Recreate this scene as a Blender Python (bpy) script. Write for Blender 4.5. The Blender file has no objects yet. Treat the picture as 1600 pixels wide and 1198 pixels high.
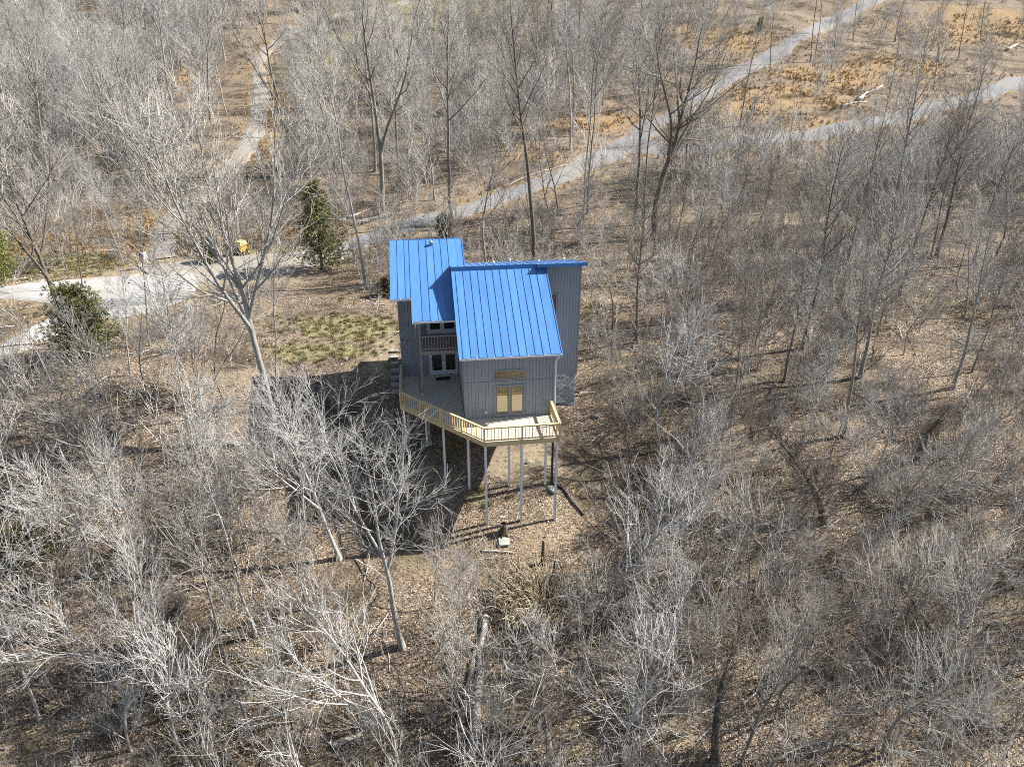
import bpy, math, random
import numpy as np
from mathutils import Vector, Matrix

scene = bpy.context.scene
COL = scene.collection
R = math.radians

# ------------------------------------------------------------------ camera, sky, sun, exposure
cam_data = bpy.data.cameras.new('drone_camera')
cam = bpy.data.objects.new('drone_camera', cam_data)
COL.objects.link(cam)
cam.location = (0, 0, 20.5)
cam.rotation_euler = (R(90 - 26), 0, 0)
cam_data.sensor_width = 36.0
cam_data.lens = 36.0 * 1095 / 1600
cam_data.clip_start = 0.5
cam_data.clip_end = 2000
scene.camera = cam

SUN_EL, SUN_AZ = 40.9, 16.5               # degrees; azimuth counted from +X towards +Y
world = bpy.data.worlds.new('World')
scene.world = world
world.use_nodes = True
wn = world.node_tree.nodes
wn.clear()
sky_tex = wn.new('ShaderNodeTexSky')
sky_tex.sky_type = 'NISHITA'
sky_tex.sun_disc = False
sky_tex.sun_elevation = R(SUN_EL)
sky_tex.sun_rotation = R(90 - SUN_AZ)
bg = wn.new('ShaderNodeBackground')
bg.inputs['Strength'].default_value = 0.065
wo = wn.new('ShaderNodeOutputWorld')
world.node_tree.links.new(sky_tex.outputs[0], bg.inputs[0])
world.node_tree.links.new(bg.outputs[0], wo.inputs[0])

sun_data = bpy.data.lights.new('sun', 'SUN')
sun_data.energy = 5.0
sun_data.angle = R(0.5)
sun_data.color = (1.0, 0.95, 0.87)
sun = bpy.data.objects.new('sun', sun_data)
COL.objects.link(sun)
_d = Vector((math.cos(R(SUN_EL)) * math.cos(R(SUN_AZ)), math.cos(R(SUN_EL)) * math.sin(R(SUN_AZ)), math.sin(R(SUN_EL))))
sun.rotation_euler = _d.to_track_quat('Z', 'Y').to_euler()
sun.location = _d * 120

scene.view_settings.view_transform = 'Standard'
scene.view_settings.look = 'None'
scene.view_settings.gamma = 1
scene.view_settings.use_curve_mapping = False
scene.view_settings.exposure = 1.3
scene.cycles.max_bounces = 5
scene.cycles.diffuse_bounces = 3
scene.cycles.glossy_bounces = 3
scene.cycles.transparent_max_bounces = 4
scene.cycles.use_denoising = False
scene.cycles.filter_width = 1.0

# ------------------------------------------------------------------ helpers
def tag(o, label=None, cat=None, group=None, kind=None):
    if label: o['label'] = label
    if cat: o['category'] = cat
    if group: o['group'] = group
    if kind: o['kind'] = kind
    return o

def empty(name, loc=(0, 0, 0), rz=0):
    o = bpy.data.objects.new(name, None)
    o.empty_display_size = .3
    o.location = loc
    o.rotation_euler = (0, 0, rz)
    COL.objects.link(o)
    return o

def link(name, me, parent=None):
    o = bpy.data.objects.new(name, me)
    COL.objects.link(o)
    if parent: o.parent = parent
    return o

class MB:
    def __init__(self):
        self.v, self.f = [], []
    def add(self, vs, fs):
        k = len(self.v)
        self.v += [tuple(p) for p in vs]
        self.f += [tuple(i + k for i in f) for f in fs]
        return self
    def box(self, x0, x1, y0, y1, z0, z1):
        return self.add([(x0, y0, z0), (x1, y0, z0), (x1, y1, z0), (x0, y1, z0), (x0, y0, z1), (x1, y0, z1), (x1, y1, z1), (x0, y1, z1)],
                        [(3, 2, 1, 0), (4, 5, 6, 7), (0, 1, 5, 4), (1, 2, 6, 5), (2, 3, 7, 6), (3, 0, 4, 7)])
    def prism(self, base, top):               # two matching polygons, base below / top above (counter-clockwise seen from the top)
        n = len(base)
        return self.add(list(base) + list(top), [tuple(range(n - 1, -1, -1)), tuple(range(n, 2 * n))] + [(i, (i + 1) % n, n + (i + 1) % n, n + i) for i in range(n)])
    def extrude(self, poly, z0, z1):
        return self.prism([(p[0], p[1], z0) for p in poly], [(p[0], p[1], z1) for p in poly])
    def bar(self, p, q, w, h, up=(0, 0, 1)):   # rectangular bar from p to q
        p, q = Vector(p), Vector(q)
        t = (q - p).normalized()
        u = Vector(up)
        if abs(t.dot(u)) > .98: u = Vector((0, 1, 0))
        s = t.cross(u).normalized(); n = s.cross(t)
        c = [(-1, -1), (1, -1), (1, 1), (-1, 1)]
        return self.prism([p + s * (a * w / 2) + n * (b * h / 2) for a, b in c][::-1], [q + s * (a * w / 2) + n * (b * h / 2) for a, b in c][::-1])
    def tube(self, pts, rad, sides=8, caps=True):
        pts = [Vector(p) for p in pts]
        n = len(pts)
        if not hasattr(rad, '__len__'): rad = [rad] * n
        k = len(self.v)
        ref = None
        for i, p in enumerate(pts):
            t = (pts[min(i + 1, n - 1)] - pts[max(i - 1, 0)]).normalized()
            if ref is None: ref = Vector((1, 0, 0)) if abs(t.x) < .8 else Vector((0, 1, 0))
            u = (ref - t * ref.dot(t)).normalized(); ref = u; w = t.cross(u)
            for j in range(sides):
                a = 2 * math.pi * j / sides
                self.v.append(tuple(p + (u * math.cos(a) + w * math.sin(a)) * rad[i]))
        for i in range(n - 1):
            for j in range(sides):
                a, b = k + i * sides + j, k + i * sides + (j + 1) % sides
                self.f.append((a, b, b + sides, a + sides))
        if caps:
            self.f.append(tuple(k + j for j in range(sides - 1, -1, -1)))
            self.f.append(tuple(k + (n - 1) * sides + j for j in range(sides)))
        return self
    def mesh(self, name, mat, smooth=False):
        me = bpy.data.meshes.new(name)
        me.from_pydata(self.v, [], self.f)
        if mat: me.materials.append(mat)
        if smooth: me.polygons.foreach_set('use_smooth', [True] * len(me.polygons))
        me.update()
        return me
    def build(self, name, mat, parent=None, smooth=False):
        return link(name, self.mesh(name, mat, smooth), parent)

def grid_mesh(name, V, F, mat, smooth=True):
    """vertices (n,3) and quads (m,4) as arrays"""
    me = bpy.data.meshes.new(name)
    V = np.ascontiguousarray(V, np.float32); F = np.ascontiguousarray(F, np.int32)
    me.vertices.add(len(V)); me.vertices.foreach_set('co', V.ravel())
    me.loops.add(F.size); me.loops.foreach_set('vertex_index', F.ravel())
    me.polygons.add(len(F)); me.polygons.foreach_set('loop_start', np.arange(0, F.size, F.shape[1], dtype=np.int32))
    if smooth: me.polygons.foreach_set('use_smooth', np.ones(len(F), bool))
    if mat: me.materials.append(mat)
    me.update(calc_edges=True)
    return me

# ------------------------------------------------------------------ materials
def nt(name):
    m = bpy.data.materials.new(name)
    m.use_nodes = True
    n = m.node_tree.nodes
    return m, n, m.node_tree.links, n['Principled BSDF']

def noise(n, l, scale, detail=4, vec=None, rough=.55):
    t = n.new('ShaderNodeTexNoise'); t.inputs['Scale'].default_value = scale
    t.inputs['Detail'].default_value = detail; t.inputs['Roughness'].default_value = rough
    if vec: l.new(vec, t.inputs['Vector'])
    return t.outputs['Fac']

def ramp(n, l, fac, stops):
    r = n.new('ShaderNodeValToRGB')
    e = r.color_ramp.elements
    while len(e) < len(stops): e.new(.5)
    for el, (p, c) in zip(e, stops):
        el.position = p; el.color = (*c, 1)
    l.new(fac, r.inputs[0])
    return r.outputs[0]

def mixc(n, l, fac, a, b):
    m = n.new('ShaderNodeMix'); m.data_type = 'RGBA'
    for s, v in ((0, fac), (6, a), (7, b)):
        if isinstance(v, (int, float)): m.inputs[s].default_value = v
        elif isinstance(v, tuple): m.inputs[s].default_value = (*v, 1)
        else: l.new(v, m.inputs[s])
    return m.outputs[2]

def bump(n, l, h, strength, dist=.02):
    b = n.new('ShaderNodeBump'); b.inputs['Strength'].default_value = strength; b.inputs['Distance'].default_value = dist
    l.new(h, b.inputs['Height'])
    return b.outputs[0]

def objcoord(n, l, scale=None):
    tc = n.new('ShaderNodeTexCoord')
    if scale is None: return tc.outputs['Object']
    mp = n.new('ShaderNodeMapping'); mp.inputs['Scale'].default_value = scale
    l.new(tc.outputs['Object'], mp.inputs[0])
    return mp.outputs[0]

def simple(name, c0, c1, rough=.7, scale=6, stretch=None, bmp=.15, metal=0, var=0, spec=.4):
    m, n, l, p = nt(name)
    v = objcoord(n, l, stretch)
    f = noise(n, l, scale, 6, v)
    c = ramp(n, l, f, [(.3, c0), (.7, c1)])
    if var:
        oi = n.new('ShaderNodeObjectInfo')
        mr = n.new('ShaderNodeMapRange'); mr.inputs[3].default_value = 1 - var; mr.inputs[4].default_value = 1 + var
        l.new(oi.outputs['Random'], mr.inputs[0])
        hv = n.new('ShaderNodeHueSaturation'); l.new(mr.outputs[0], hv.inputs['Value']); l.new(c, hv.inputs['Color'])
        c = hv.outputs[0]
    l.new(c, p.inputs['Base Color'])
    p.inputs['Roughness'].default_value = rough; p.inputs['Metallic'].default_value = metal
    p.inputs['Specular IOR Level'].default_value = spec
    if bmp: l.new(bump(n, l, f, bmp), p.inputs['Normal'])
    return m

M = {}
M['roof'] = simple('blue_standing_seam_metal', (.066, .185, .42), (.092, .24, .51), .30, 2.2, (2.6, .22, .22), .05, 0, .09, .7)
M['roof_trim'] = simple('blue_trim_metal', (.06, .20, .46), (.07, .23, .52), .4, 3, None, .02)
M['siding'] = simple('grey_stained_plywood', (.235, .255, .285), (.285, .305, .335), .8, 7, (3, 3, .35), .12, 0, .05)
M['groove'] = simple('shaded_sheathing', (.05, .055, .06), (.07, .075, .08), .9, 8)
M['trim'] = simple('grey_painted_trim', (.23, .24, .255), (.28, .29, .305), .7, 9, None, .05)
M['white'] = simple('white_painted_metal', (.62, .63, .66), (.74, .75, .77), .5, 5, None, .03)
M['door_white'] = simple('pale_door_paint', (.55, .58, .62), (.66, .69, .72), .5, 5, None, .03)
M['new_wood'] = simple('new_treated_pine', (.50, .38, .20), (.66, .52, .30), .75, 5, (4, 4, 1), .1, 0, .07)
M['deck'] = simple('new_deck_pine', (.46, .41, .31), (.60, .545, .43), .75, 4, (2, 2, 2), .1, 0, .08)
M['old_wood'] = simple('weathered_wood', (.23, .205, .185), (.36, .325, .295), .85, 8, (3, 3, .7), .2, 0, .06)
M['concrete'] = simple('concrete', (.26, .27, .27), (.36, .36, .35), .9, 4, None, .2)
M['block'] = simple('concrete_block', (.30, .325, .34), (.52, .54, .55), .9, 5, None, .25, 0, .38)
M['mortar'] = simple('mortar', (.13, .135, .14), (.18, .18, .18), .95, 12, None, .2)
M['black'] = simple('black_plastic', (.012, .012, .013), (.03, .03, .03), .5, 5, None, .05)
M['navy'] = simple('navy_mat', (.008, .010, .03), (.02, .024, .05), .95, 30, None, .3)
M['metal'] = simple('grey_metal', (.35, .36, .37), (.5, .5, .5), .4, 8, None, .03, .7)
M['stone'] = simple('grey_stone', (.17, .165, .15), (.30, .29, .265), .92, 3, None, .5, 0, .2)
M['red_rock'] = simple('brown_rock', (.20, .09, .05), (.30, .16, .09), .9, 6, None, .4)
M['slab'] = simple('green_grey_slab', (.26, .27, .22), (.42, .43, .38), .9, 4, None, .2)
M['deadwood'] = simple('bleached_deadwood', (.28, .25, .21), (.52, .48, .42), .9, 5, (3, 3, 1), .4, 0, .15)
M['darkwood'] = simple('rotten_wood', (.035, .028, .022), (.10, .08, .06), .95, 7, None, .5)
M['yellow'] = simple('yellow_paint', (.42, .26, .035), (.52, .34, .06), .45, 4, None, .05)
M['yellow_pale'] = simple('pale_yellow_paint', (.50, .40, .14), (.58, .49, .20), .5, 4, None, .05)
M['red'] = simple('red_paint', (.55, .07, .05), (.65, .12, .09), .5, 4, None, .05)
M['interior'] = simple('dim_interior', (.03, .03, .03), (.05, .045, .04), .9, 4, None, 0)
M['skin'] = simple('skin', (.45, .27, .20), (.52, .33, .25), .6, 8, None, 0)
M['hair'] = simple('hair', (.03, .022, .018), (.05, .04, .03), .7, 20, None, 0)
M['jacket'] = simple('pale_blue_jacket', (.46, .52, .60), (.66, .70, .75), .85, 9, None, .1)
M['trousers'] = simple('pale_grey_trousers', (.40, .46, .53), (.62, .66, .70), .85, 9, None, .1)
M['navy_cloth'] = simple('navy_cloth', (.03, .045, .13), (.05, .07, .18), .85, 9, None, .1)
M['boots'] = simple('dark_boots', (.03, .03, .035), (.05, .05, .055), .7, 9, None, .1)

def glass_mat(name, tint, refl):
    m, n, l, p = nt(name)
    p.inputs['Base Color'].default_value = (*tint, 1); p.inputs['Roughness'].default_value = .25
    g = n.new('ShaderNodeBsdfGlossy'); g.inputs['Roughness'].default_value = .015
    g.inputs['Color'].default_value = (.85, .78, .60, 1)
    mx = n.new('ShaderNodeMixShader'); mx.inputs[0].default_value = refl
    l.new(p.outputs[0], mx.inputs[1]); l.new(g.outputs[0], mx.inputs[2])
    l.new(mx.outputs[0], n['Material Output'].inputs[0])
    return m
M['glass_sun'] = glass_mat('mirror_tint_glass', (.035, .032, .026), .36)
M['glass_dark'] = glass_mat('dark_window_glass', (.012, .014, .015), .10)
M['glass_mid'] = glass_mat('half_mirror_glass', (.02, .02, .018), .26)

def bark(name, lo, hi, patch, pscale=.6):
    m, n, l, p = nt(name)
    v = objcoord(n, l)
    f = noise(n, l, 2.2, 5, v)
    c = ramp(n, l, f, [(.3, lo), (.68, hi)])
    v2 = objcoord(n, l, (6, 6, .9))
    f2 = noise(n, l, 2.5, 4, v2)
    c = mixc(n, l, ramp(n, l, f2, [(.52, (0, 0, 0)), (.72, (.8, .8, .8))]), c, patch)
    oi = n.new('ShaderNodeObjectInfo')
    mr = n.new('ShaderNodeMapRange'); mr.inputs[3].default_value = .72; mr.inputs[4].default_value = 1.28
    l.new(oi.outputs['Random'], mr.inputs[0])
    hv = n.new('ShaderNodeHueSaturation'); l.new(mr.outputs[0], hv.inputs['Value']); l.new(c, hv.inputs['Color'])
    l.new(hv.outputs[0], p.inputs['Base Color'])
    p.inputs['Roughness'].default_value = .9; p.inputs['Specular IOR Level'].default_value = .2
    l.new(bump(n, l, f2, .4, .03), p.inputs['Normal'])
    return m
M['bark'] = bark('grey_bark', (.14, .125, .105), (.27, .245, .215), (.38, .355, .32))
M['bark_pale'] = bark('pale_bark', (.22, .21, .195), (.36, .345, .325), (.50, .485, .46))
M['bark_dark'] = bark('dark_bark', (.085, .073, .06), (.165, .145, .12), (.25, .225, .195))
M['twig'] = bark('grey_twigs', (.26, .245, .22), (.38, .36, .325), (.47, .45, .415))
M['twig_pale'] = bark('pale_twigs', (.32, .31, .295), (.45, .44, .42), (.54, .53, .51))
M['twig_brown'] = bark('brown_twigs', (.14, .115, .095), (.22, .19, .16), (.31, .28, .25))


# ------------------------------------------------------------------ terrain
YAW = math.radians(7.5)
HO = (-1.57, 34.39)                       # house origin: front left corner of the deck
CA, SA = math.cos(YAW), math.sin(YAW)

def to_house(x, y):
    dx, dy = x - HO[0], y - HO[1]
    return dx * CA + dy * SA, -dx * SA + dy * CA

def to_world(a, b):
    return HO[0] + a * CA - b * SA, HO[1] + a * SA + b * CA

def _hash(i, j, s):
    n = (i * 374761393 + j * 668265263 + s * 974634777) & 0xffffffff
    n = ((n ^ (n >> 13)) * 1274126177) & 0xffffffff
    n = n ^ (n >> 16)
    return (n & 0xffff) / 65535.0

def vnoise(x, y, s=0):
    xi, yi = np.floor(x).astype(np.int64), np.floor(y).astype(np.int64)
    fx, fy = x - xi, y - yi
    fx, fy = fx * fx * (3 - 2 * fx), fy * fy * (3 - 2 * fy)
    h = lambda i, j: _hash(xi + i, yi + j, s)
    return (h(0, 0) * (1 - fx) + h(1, 0) * fx) * (1 - fy) + (h(0, 1) * (1 - fx) + h(1, 1) * fx) * fy - 0.5

def sstep(lo, hi, v):
    t = np.clip((v - lo) / (hi - lo), 0, 1)
    return t * t * (3 - 2 * t)

_PB = np.array([-90, -60, -40, -25, -14, -8, 0, 5, 9, 12, 15, 20, 33, 45, 56, 85, 125, 175, 260, 420], float)
_PZ = np.array([-22, -19.5, -16, -13.4, -10.9, -9.1, -5.85, -3.55, -1.75, -.65, -.05, .35, .5, .9, 1.9, 8.2, 16.8, 30, 55, 98], float)
_bb = np.linspace(-90, 420, 2041)
_zz = np.interp(_bb, _PB, _PZ)
_k = np.exp(-np.linspace(-2.5, 2.5, 25) ** 2)
_zz = np.convolve(np.pad(_zz, 12, mode='edge'), _k / _k.sum(), mode='valid')

def terrain(x, y):
    x = np.asarray(x, float); y = np.asarray(y, float)
    a, b = to_house(x, y)
    bs = b + 2.5 * sstep(10, 22, -a) * sstep(-20, 6, b)
    z = np.interp(bs, _bb, _zz)
    z = z - .95 * sstep(3, 8, a) * sstep(-14, -2, b) * (1 - sstep(13, 26, b))
    z = z - 1.6 * sstep(12, 45, a) * (1 - sstep(14, 40, b))
    far = sstep(40, 110, b)
    near_house = 1 - sstep(9, 20, np.hypot(a - .5, b - 6))
    rough = (1 - .75 * near_house) * (1 - .6 * sstep(12, 20, b) * (1 - sstep(48, 62, b)))
    z = z + rough * (.9 * vnoise(x / 17, y / 17, 1) * (1 + 2.2 * far) + .45 * vnoise(x / 6, y / 6, 2) + .16 * vnoise(x / 2.1, y / 2.1, 3))
    return z

# ------------------------------------------------------------------ where things stand (metres; camera above the origin, +Y up the hill)
ROADS = {'main_road': [(-18.06, 71.83, 1.25), (-16.68, 75.08, 1.59), (-14.48, 78.74, 1.84), (-11.29, 82.38, 1.67), (-6.75, 86.41, 1.93), (-1.25, 92.55, 1.6), (3.28, 96.62, 1.38), (8.58, 101.92, 1.8), (14.71, 111.2, 2.7), (18.81, 116.86, 2.27), (23.42, 123.61, 2.25), (28.39, 127.72, 1.42), (34.44, 137.73, 2.58), (42.22, 151.48, 1.74), (50.13, 162.67, 2.98), (59.12, 173.65, 2.47), (61.95, 176.54, 1.9), (69.71, 185.32, 1.71), (82.61, 203.64, 2.66), (92.85, 213.97, 2.07), (105.16, 227.71, 2.81), (122.21, 247.28, 1.36)], 'driveway': [(-47.52, 59.15, 1.5), (-45.3, 59.26, 1.67), (-41.36, 59.32, 2.44), (-38.09, 59.57, 3.69), (-34.72, 58.51, 6.0), (-33.06, 59.14, 6.0), (-31.98, 61.16, 4.45), (-31.17, 63.36, 3.21), (-30.27, 64.1, 2.02)], 'dirt_drive': [(-33.13, 62.4, 5.47), (-31.15, 64.03, 4.52), (-29.11, 65.81, 3.76), (-25.9, 67.29, 3.52), (-22.43, 68.39, 2.95), (-19.71, 70.37, 2.49), (-17.16, 72.3, 1.95)], 'drive_spur': [(-38.03, 44.64, 2.02), (-36.83, 46.23, 1.42), (-36.22, 49.02, 1.38), (-35.83, 52.13, 1.54), (-35.05, 54.93, 1.8)], 'lower_road': [(20.07, 115.12, 2.55), (22.99, 111.83, 2.27), (26.12, 111.4, 1.91), (32.55, 112.78, 1.43), (38.11, 115.44, 1.59), (46.31, 120.31, 2.03), (56.1, 125.05, 1.65), (63.77, 128.84, 1.99), (73.11, 133.64, 1.81), (82.07, 140.04, 2.35), (93.26, 148.16, 2.11), (105.36, 156.78, 3.13), (121.5, 169.34, 2.03)], 'track': [(-26.4, 205.46, 1.35), (-32.0, 198.68, 1.35), (-37.88, 192.24, 1.35), (-44.28, 181.95, 1.35), (-48.39, 169.64, 1.35), (-49.2, 155.71, 1.35), (-48.34, 146.78, 1.35), (-44.56, 134.07, 1.35), (-40.62, 120.11, 1.35), (-38.88, 110.68, 1.35), (-38.41, 99.0, 1.35), (-39.23, 86.8, 1.35), (-39.94, 81.78, 1.35), (-38.17, 75.12, 1.35), (-34.95, 68.57, 1.35)]}
PATCHES = [(-12.87, 50.41, 7, 5, 'lawn'), (-16.39, 52.63, 6, 4, 'lawn'), (-21.67, 59.72, 7, 6, 'lawn'), (-9.35, 46.82, 3, 3, 'lawn'), (-15.46, 47.07, 2.6, 1.3, 'green'), (-14.16, 47.51, 4, 1.2, 'green'), (-12.8, 51.32, 5, 2.5, 'green'), (-36.61, 146.25, 9, 10, 'green'), (-34.82, 162.84, 12, 12, 'green'), (-17.92, 202.29, 22, 12, 'green'), (-6.56, 203.83, 22, 12, 'green'), (-31.0, 191.58, 18, 10, 'green'), (-26.48, 71.08, 6, 3, 'green'), (7.06, 56.17, 1.0, 1.6, 'green'), (-4.19, 39.39, 0.8, 0.8, 'green'), (-2.2, 36.22, 0.8, 0.7, 'green'), (-43.03, 67.53, 7, 4, 'green'), (10.64, 123.51, 7, 5, 'straw'), (16.23, 125.89, 6, 5, 'straw'), (51.08, 140.28, 14, 9, 'straw'), (64.52, 157.24, 16, 10, 'straw'), (42.3, 130.48, 8, 7, 'straw'), (83.41, 167.23, 14, 9, 'straw'), (129.03, 212.23, 22, 14, 'straw'), (110.8, 199.58, 18, 12, 'straw'), (30.64, 109.09, 9, 3, 'straw'), (54.16, 125.75, 9, 3.5, 'straw'), (76.33, 130.84, 9, 4, 'straw'), (21.46, 111.37, 6, 3, 'straw'), (-36.66, 114.84, 3, 9, 'straw'), (-40.31, 126.49, 3, 8, 'straw'), (-58.96, 141.06, 6, 5, 'straw'), (-44.19, 80.53, 16, 6, 'straw'), (-33.06, 76.28, 10, 5, 'straw'), (-46.42, 73.74, 12, 5, 'straw'), (52.97, 184.7, 9, 12, 'straw'), (37.93, 185.18, 10, 14, 'straw'), (2.82, 107.31, 5, 4, 'straw'), (0.0, 38.51, 2.2, 1.6, 'soil'), (1.68, 39.11, 1.8, 1.2, 'soil'), (-25.7, 63.09, 9, 3, 'soil'), (-29.48, 62.14, 6, 3, 'soil'), (-23.74, 66.38, 6, 3, 'soil'), (21.57, 118.37, 5, 5, 'soil'), (-9.47, 47.61, 1.5, 3, 'soil'), (-11.85, 80.82, 6, 4, 'soil'), (33.74, 86.12, 9, 3, 'soil'), (22.54, 88.72, 6, 4, 'soil'), (-12.63, 49.28, 8, 6, 'clear'), (-19.27, 57.3, 7, 6, 'clear'), (-27.75, 62.22, 9, 5, 'clear'), (-0.79, 35.26, 6, 4, 'clear'), (-4.37, 35.93, 5, 3, 'clear'), (-31.66, 60.42, 8, 5, 'clear'), (-8.09, 44.23, 4, 4, 'clear'), (-39.32, 58.7, 9, 4, 'clear'), (-37.08, 48.85, 6, 4, 'clear'), (9.31, 61.09, 4, 6, 'clear'), (-11.97, 81.78, 6, 4, 'clear'), (2.5, 92.63, 8, 5, 'clear'), (-5.64, 32.7, 4, 2.5, 'clear'), (1.79, 29.59, 3.2, 2.2, 'clear'), (-5.34, 83.56, 7, 8, 'clear'), (0.0, 90.23, 9, 8, 'clear'), (6.81, 94.96, 9, 9, 'clear'), (14.59, 102.89, 9, 9, 'clear'), (7.7, 84.33, 8, 7, 'clear'), (26.59, 118.07, 8, 10, 'clear'), (36.83, 131.09, 8, 10, 'clear'), (28.98, 110.28, 6, 4, 'clear'), (24.75, 108.26, 6, 5, 'clear'), (35.04, 111.33, 6, 4, 'clear'), (19.59, 111.82, 6, 7, 'clear'), (-44.33, 175.64, 7, 7, 'clear'), (-47.92, 167.21, 7, 7, 'clear'), (-47.48, 147.2, 7, 9, 'clear'), (-43.65, 130.19, 6, 9, 'clear'), (-39.04, 112.92, 6, 8, 'clear'), (-35.98, 102.81, 6, 9, 'clear'), (-33.9, 93.71, 6, 8, 'clear'), (-16.19, 200.81, 16, 12, 'clear'), (-4.87, 201.58, 14, 12, 'clear'), (-34.27, 159.69, 9, 10, 'clear'), (-33.31, 52.66, 8, 5, 'clear'), (-38.0, 52.76, 8, 5, 'clear'), (-28.34, 49.79, 6, 4, 'clear'), (-29.98, 45.14, 4, 3, 'clear'), (-34.34, 43.42, 6, 4, 'clear'), (-33.08, 45.37, 5, 4, 'clear'), (35.86, 100.58, 12, 6, 'slash'), (28.14, 88.62, 9, 5, 'slash'), (47.68, 105.71, 12, 5, 'slash'), (27.85, 97.05, 9, 5, 'slash'), (73.23, 144.15, 12, 6, 'slash'), (115.9, 184.79, 12, 6, 'slash'), (9.85, 49.29, 6, 4, 'slash'), (45.51, 69.09, 10, 6, 'slash')]
AT = {'person': (-35.33, 65.79), 'yellow': (-27.7, 70.39), 'red': (-35.04, 85.91), 'standpipe': (-17.4, 69.95), 'fence_a': (-17.79, 83.39), 'fence_b': (-16.03, 84.73), 'fence_c': (-15.42, 84.77), 'fence_d': (-13.45, 86.15), 'wall_a': (-18.29, 80.88), 'wall_b': (-14.62, 84.57), 'pale_log_a': (-20.23, 82.35), 'pale_log_b': (-17.4, 86.45), 'white_log_a': (63.61, 138.71), 'white_log_b': (73.56, 151.08), 'white_log2_a': (59.07, 134.6), 'white_log2_b': (64.92, 138.37), 'far_log_a': (117.59, 184.32), 'far_log_b': (124.05, 190.47), 'rotten_a': (-1.96, 22.25), 'rotten_b': (-1.52, 29.12), 'rotten2_a': (-2.5, 24.2), 'rotten2_b': (-1.8, 27.95), 'mossy_a': (-3.05, 94.52), 'mossy_b': (-1.04, 97.2), 'pole_a': (-0.86, 95.82), 'pole_b': (7.81, 104.22), 'low_white_a': (-8.6, 22.58), 'low_white_b': (-7.33, 23.09), 'stick_a': (-1.81, 32.83), 'stick_b': (0.0, 32.83), 'shade_log_a': (-13.62, 32.69), 'shade_log_b': (-12.93, 34.06), 'right_log_a': (7.87, 34.41), 'right_log_b': (9.78, 36.53), 'stump': (-0.5, 33.96), 'stub': (1.8, 32.26), 'bottom_stub': (2.0, 24.36), 'slab': (-0.46, 33.42), 'pad_right': (2.53, 37.18), 'pad_left': (-5.64, 39.71), 'red_rock': (-3.53, 39.57), 'white_rock': (1.08, 38.7), 'road_rock': (10.94, 92.65), 'lawn_rock': (-12.11, 46.66), 'slope_rock': (5.85, 43.3), 'scrap': (5.2, 31.26), 'pipe_0': (2.53, 37.4), 'pipe_1': (2.82, 37.39), 'pipe_2': (3.23, 37.29), 'pipe_3': (3.81, 36.54), 'pipe_4': (4.49, 35.84), 'weeping': (1.79, 29.83), 'step_0': (-8.03, 43.49), 'step_1': (-8.15, 44.11), 'step_2': (-8.25, 44.75), 'step_3': (-8.35, 45.43), 'step_4': (-8.47, 46.17), 'step_5': (-8.58, 46.84), 'step_6': (-8.69, 47.64)}
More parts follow.
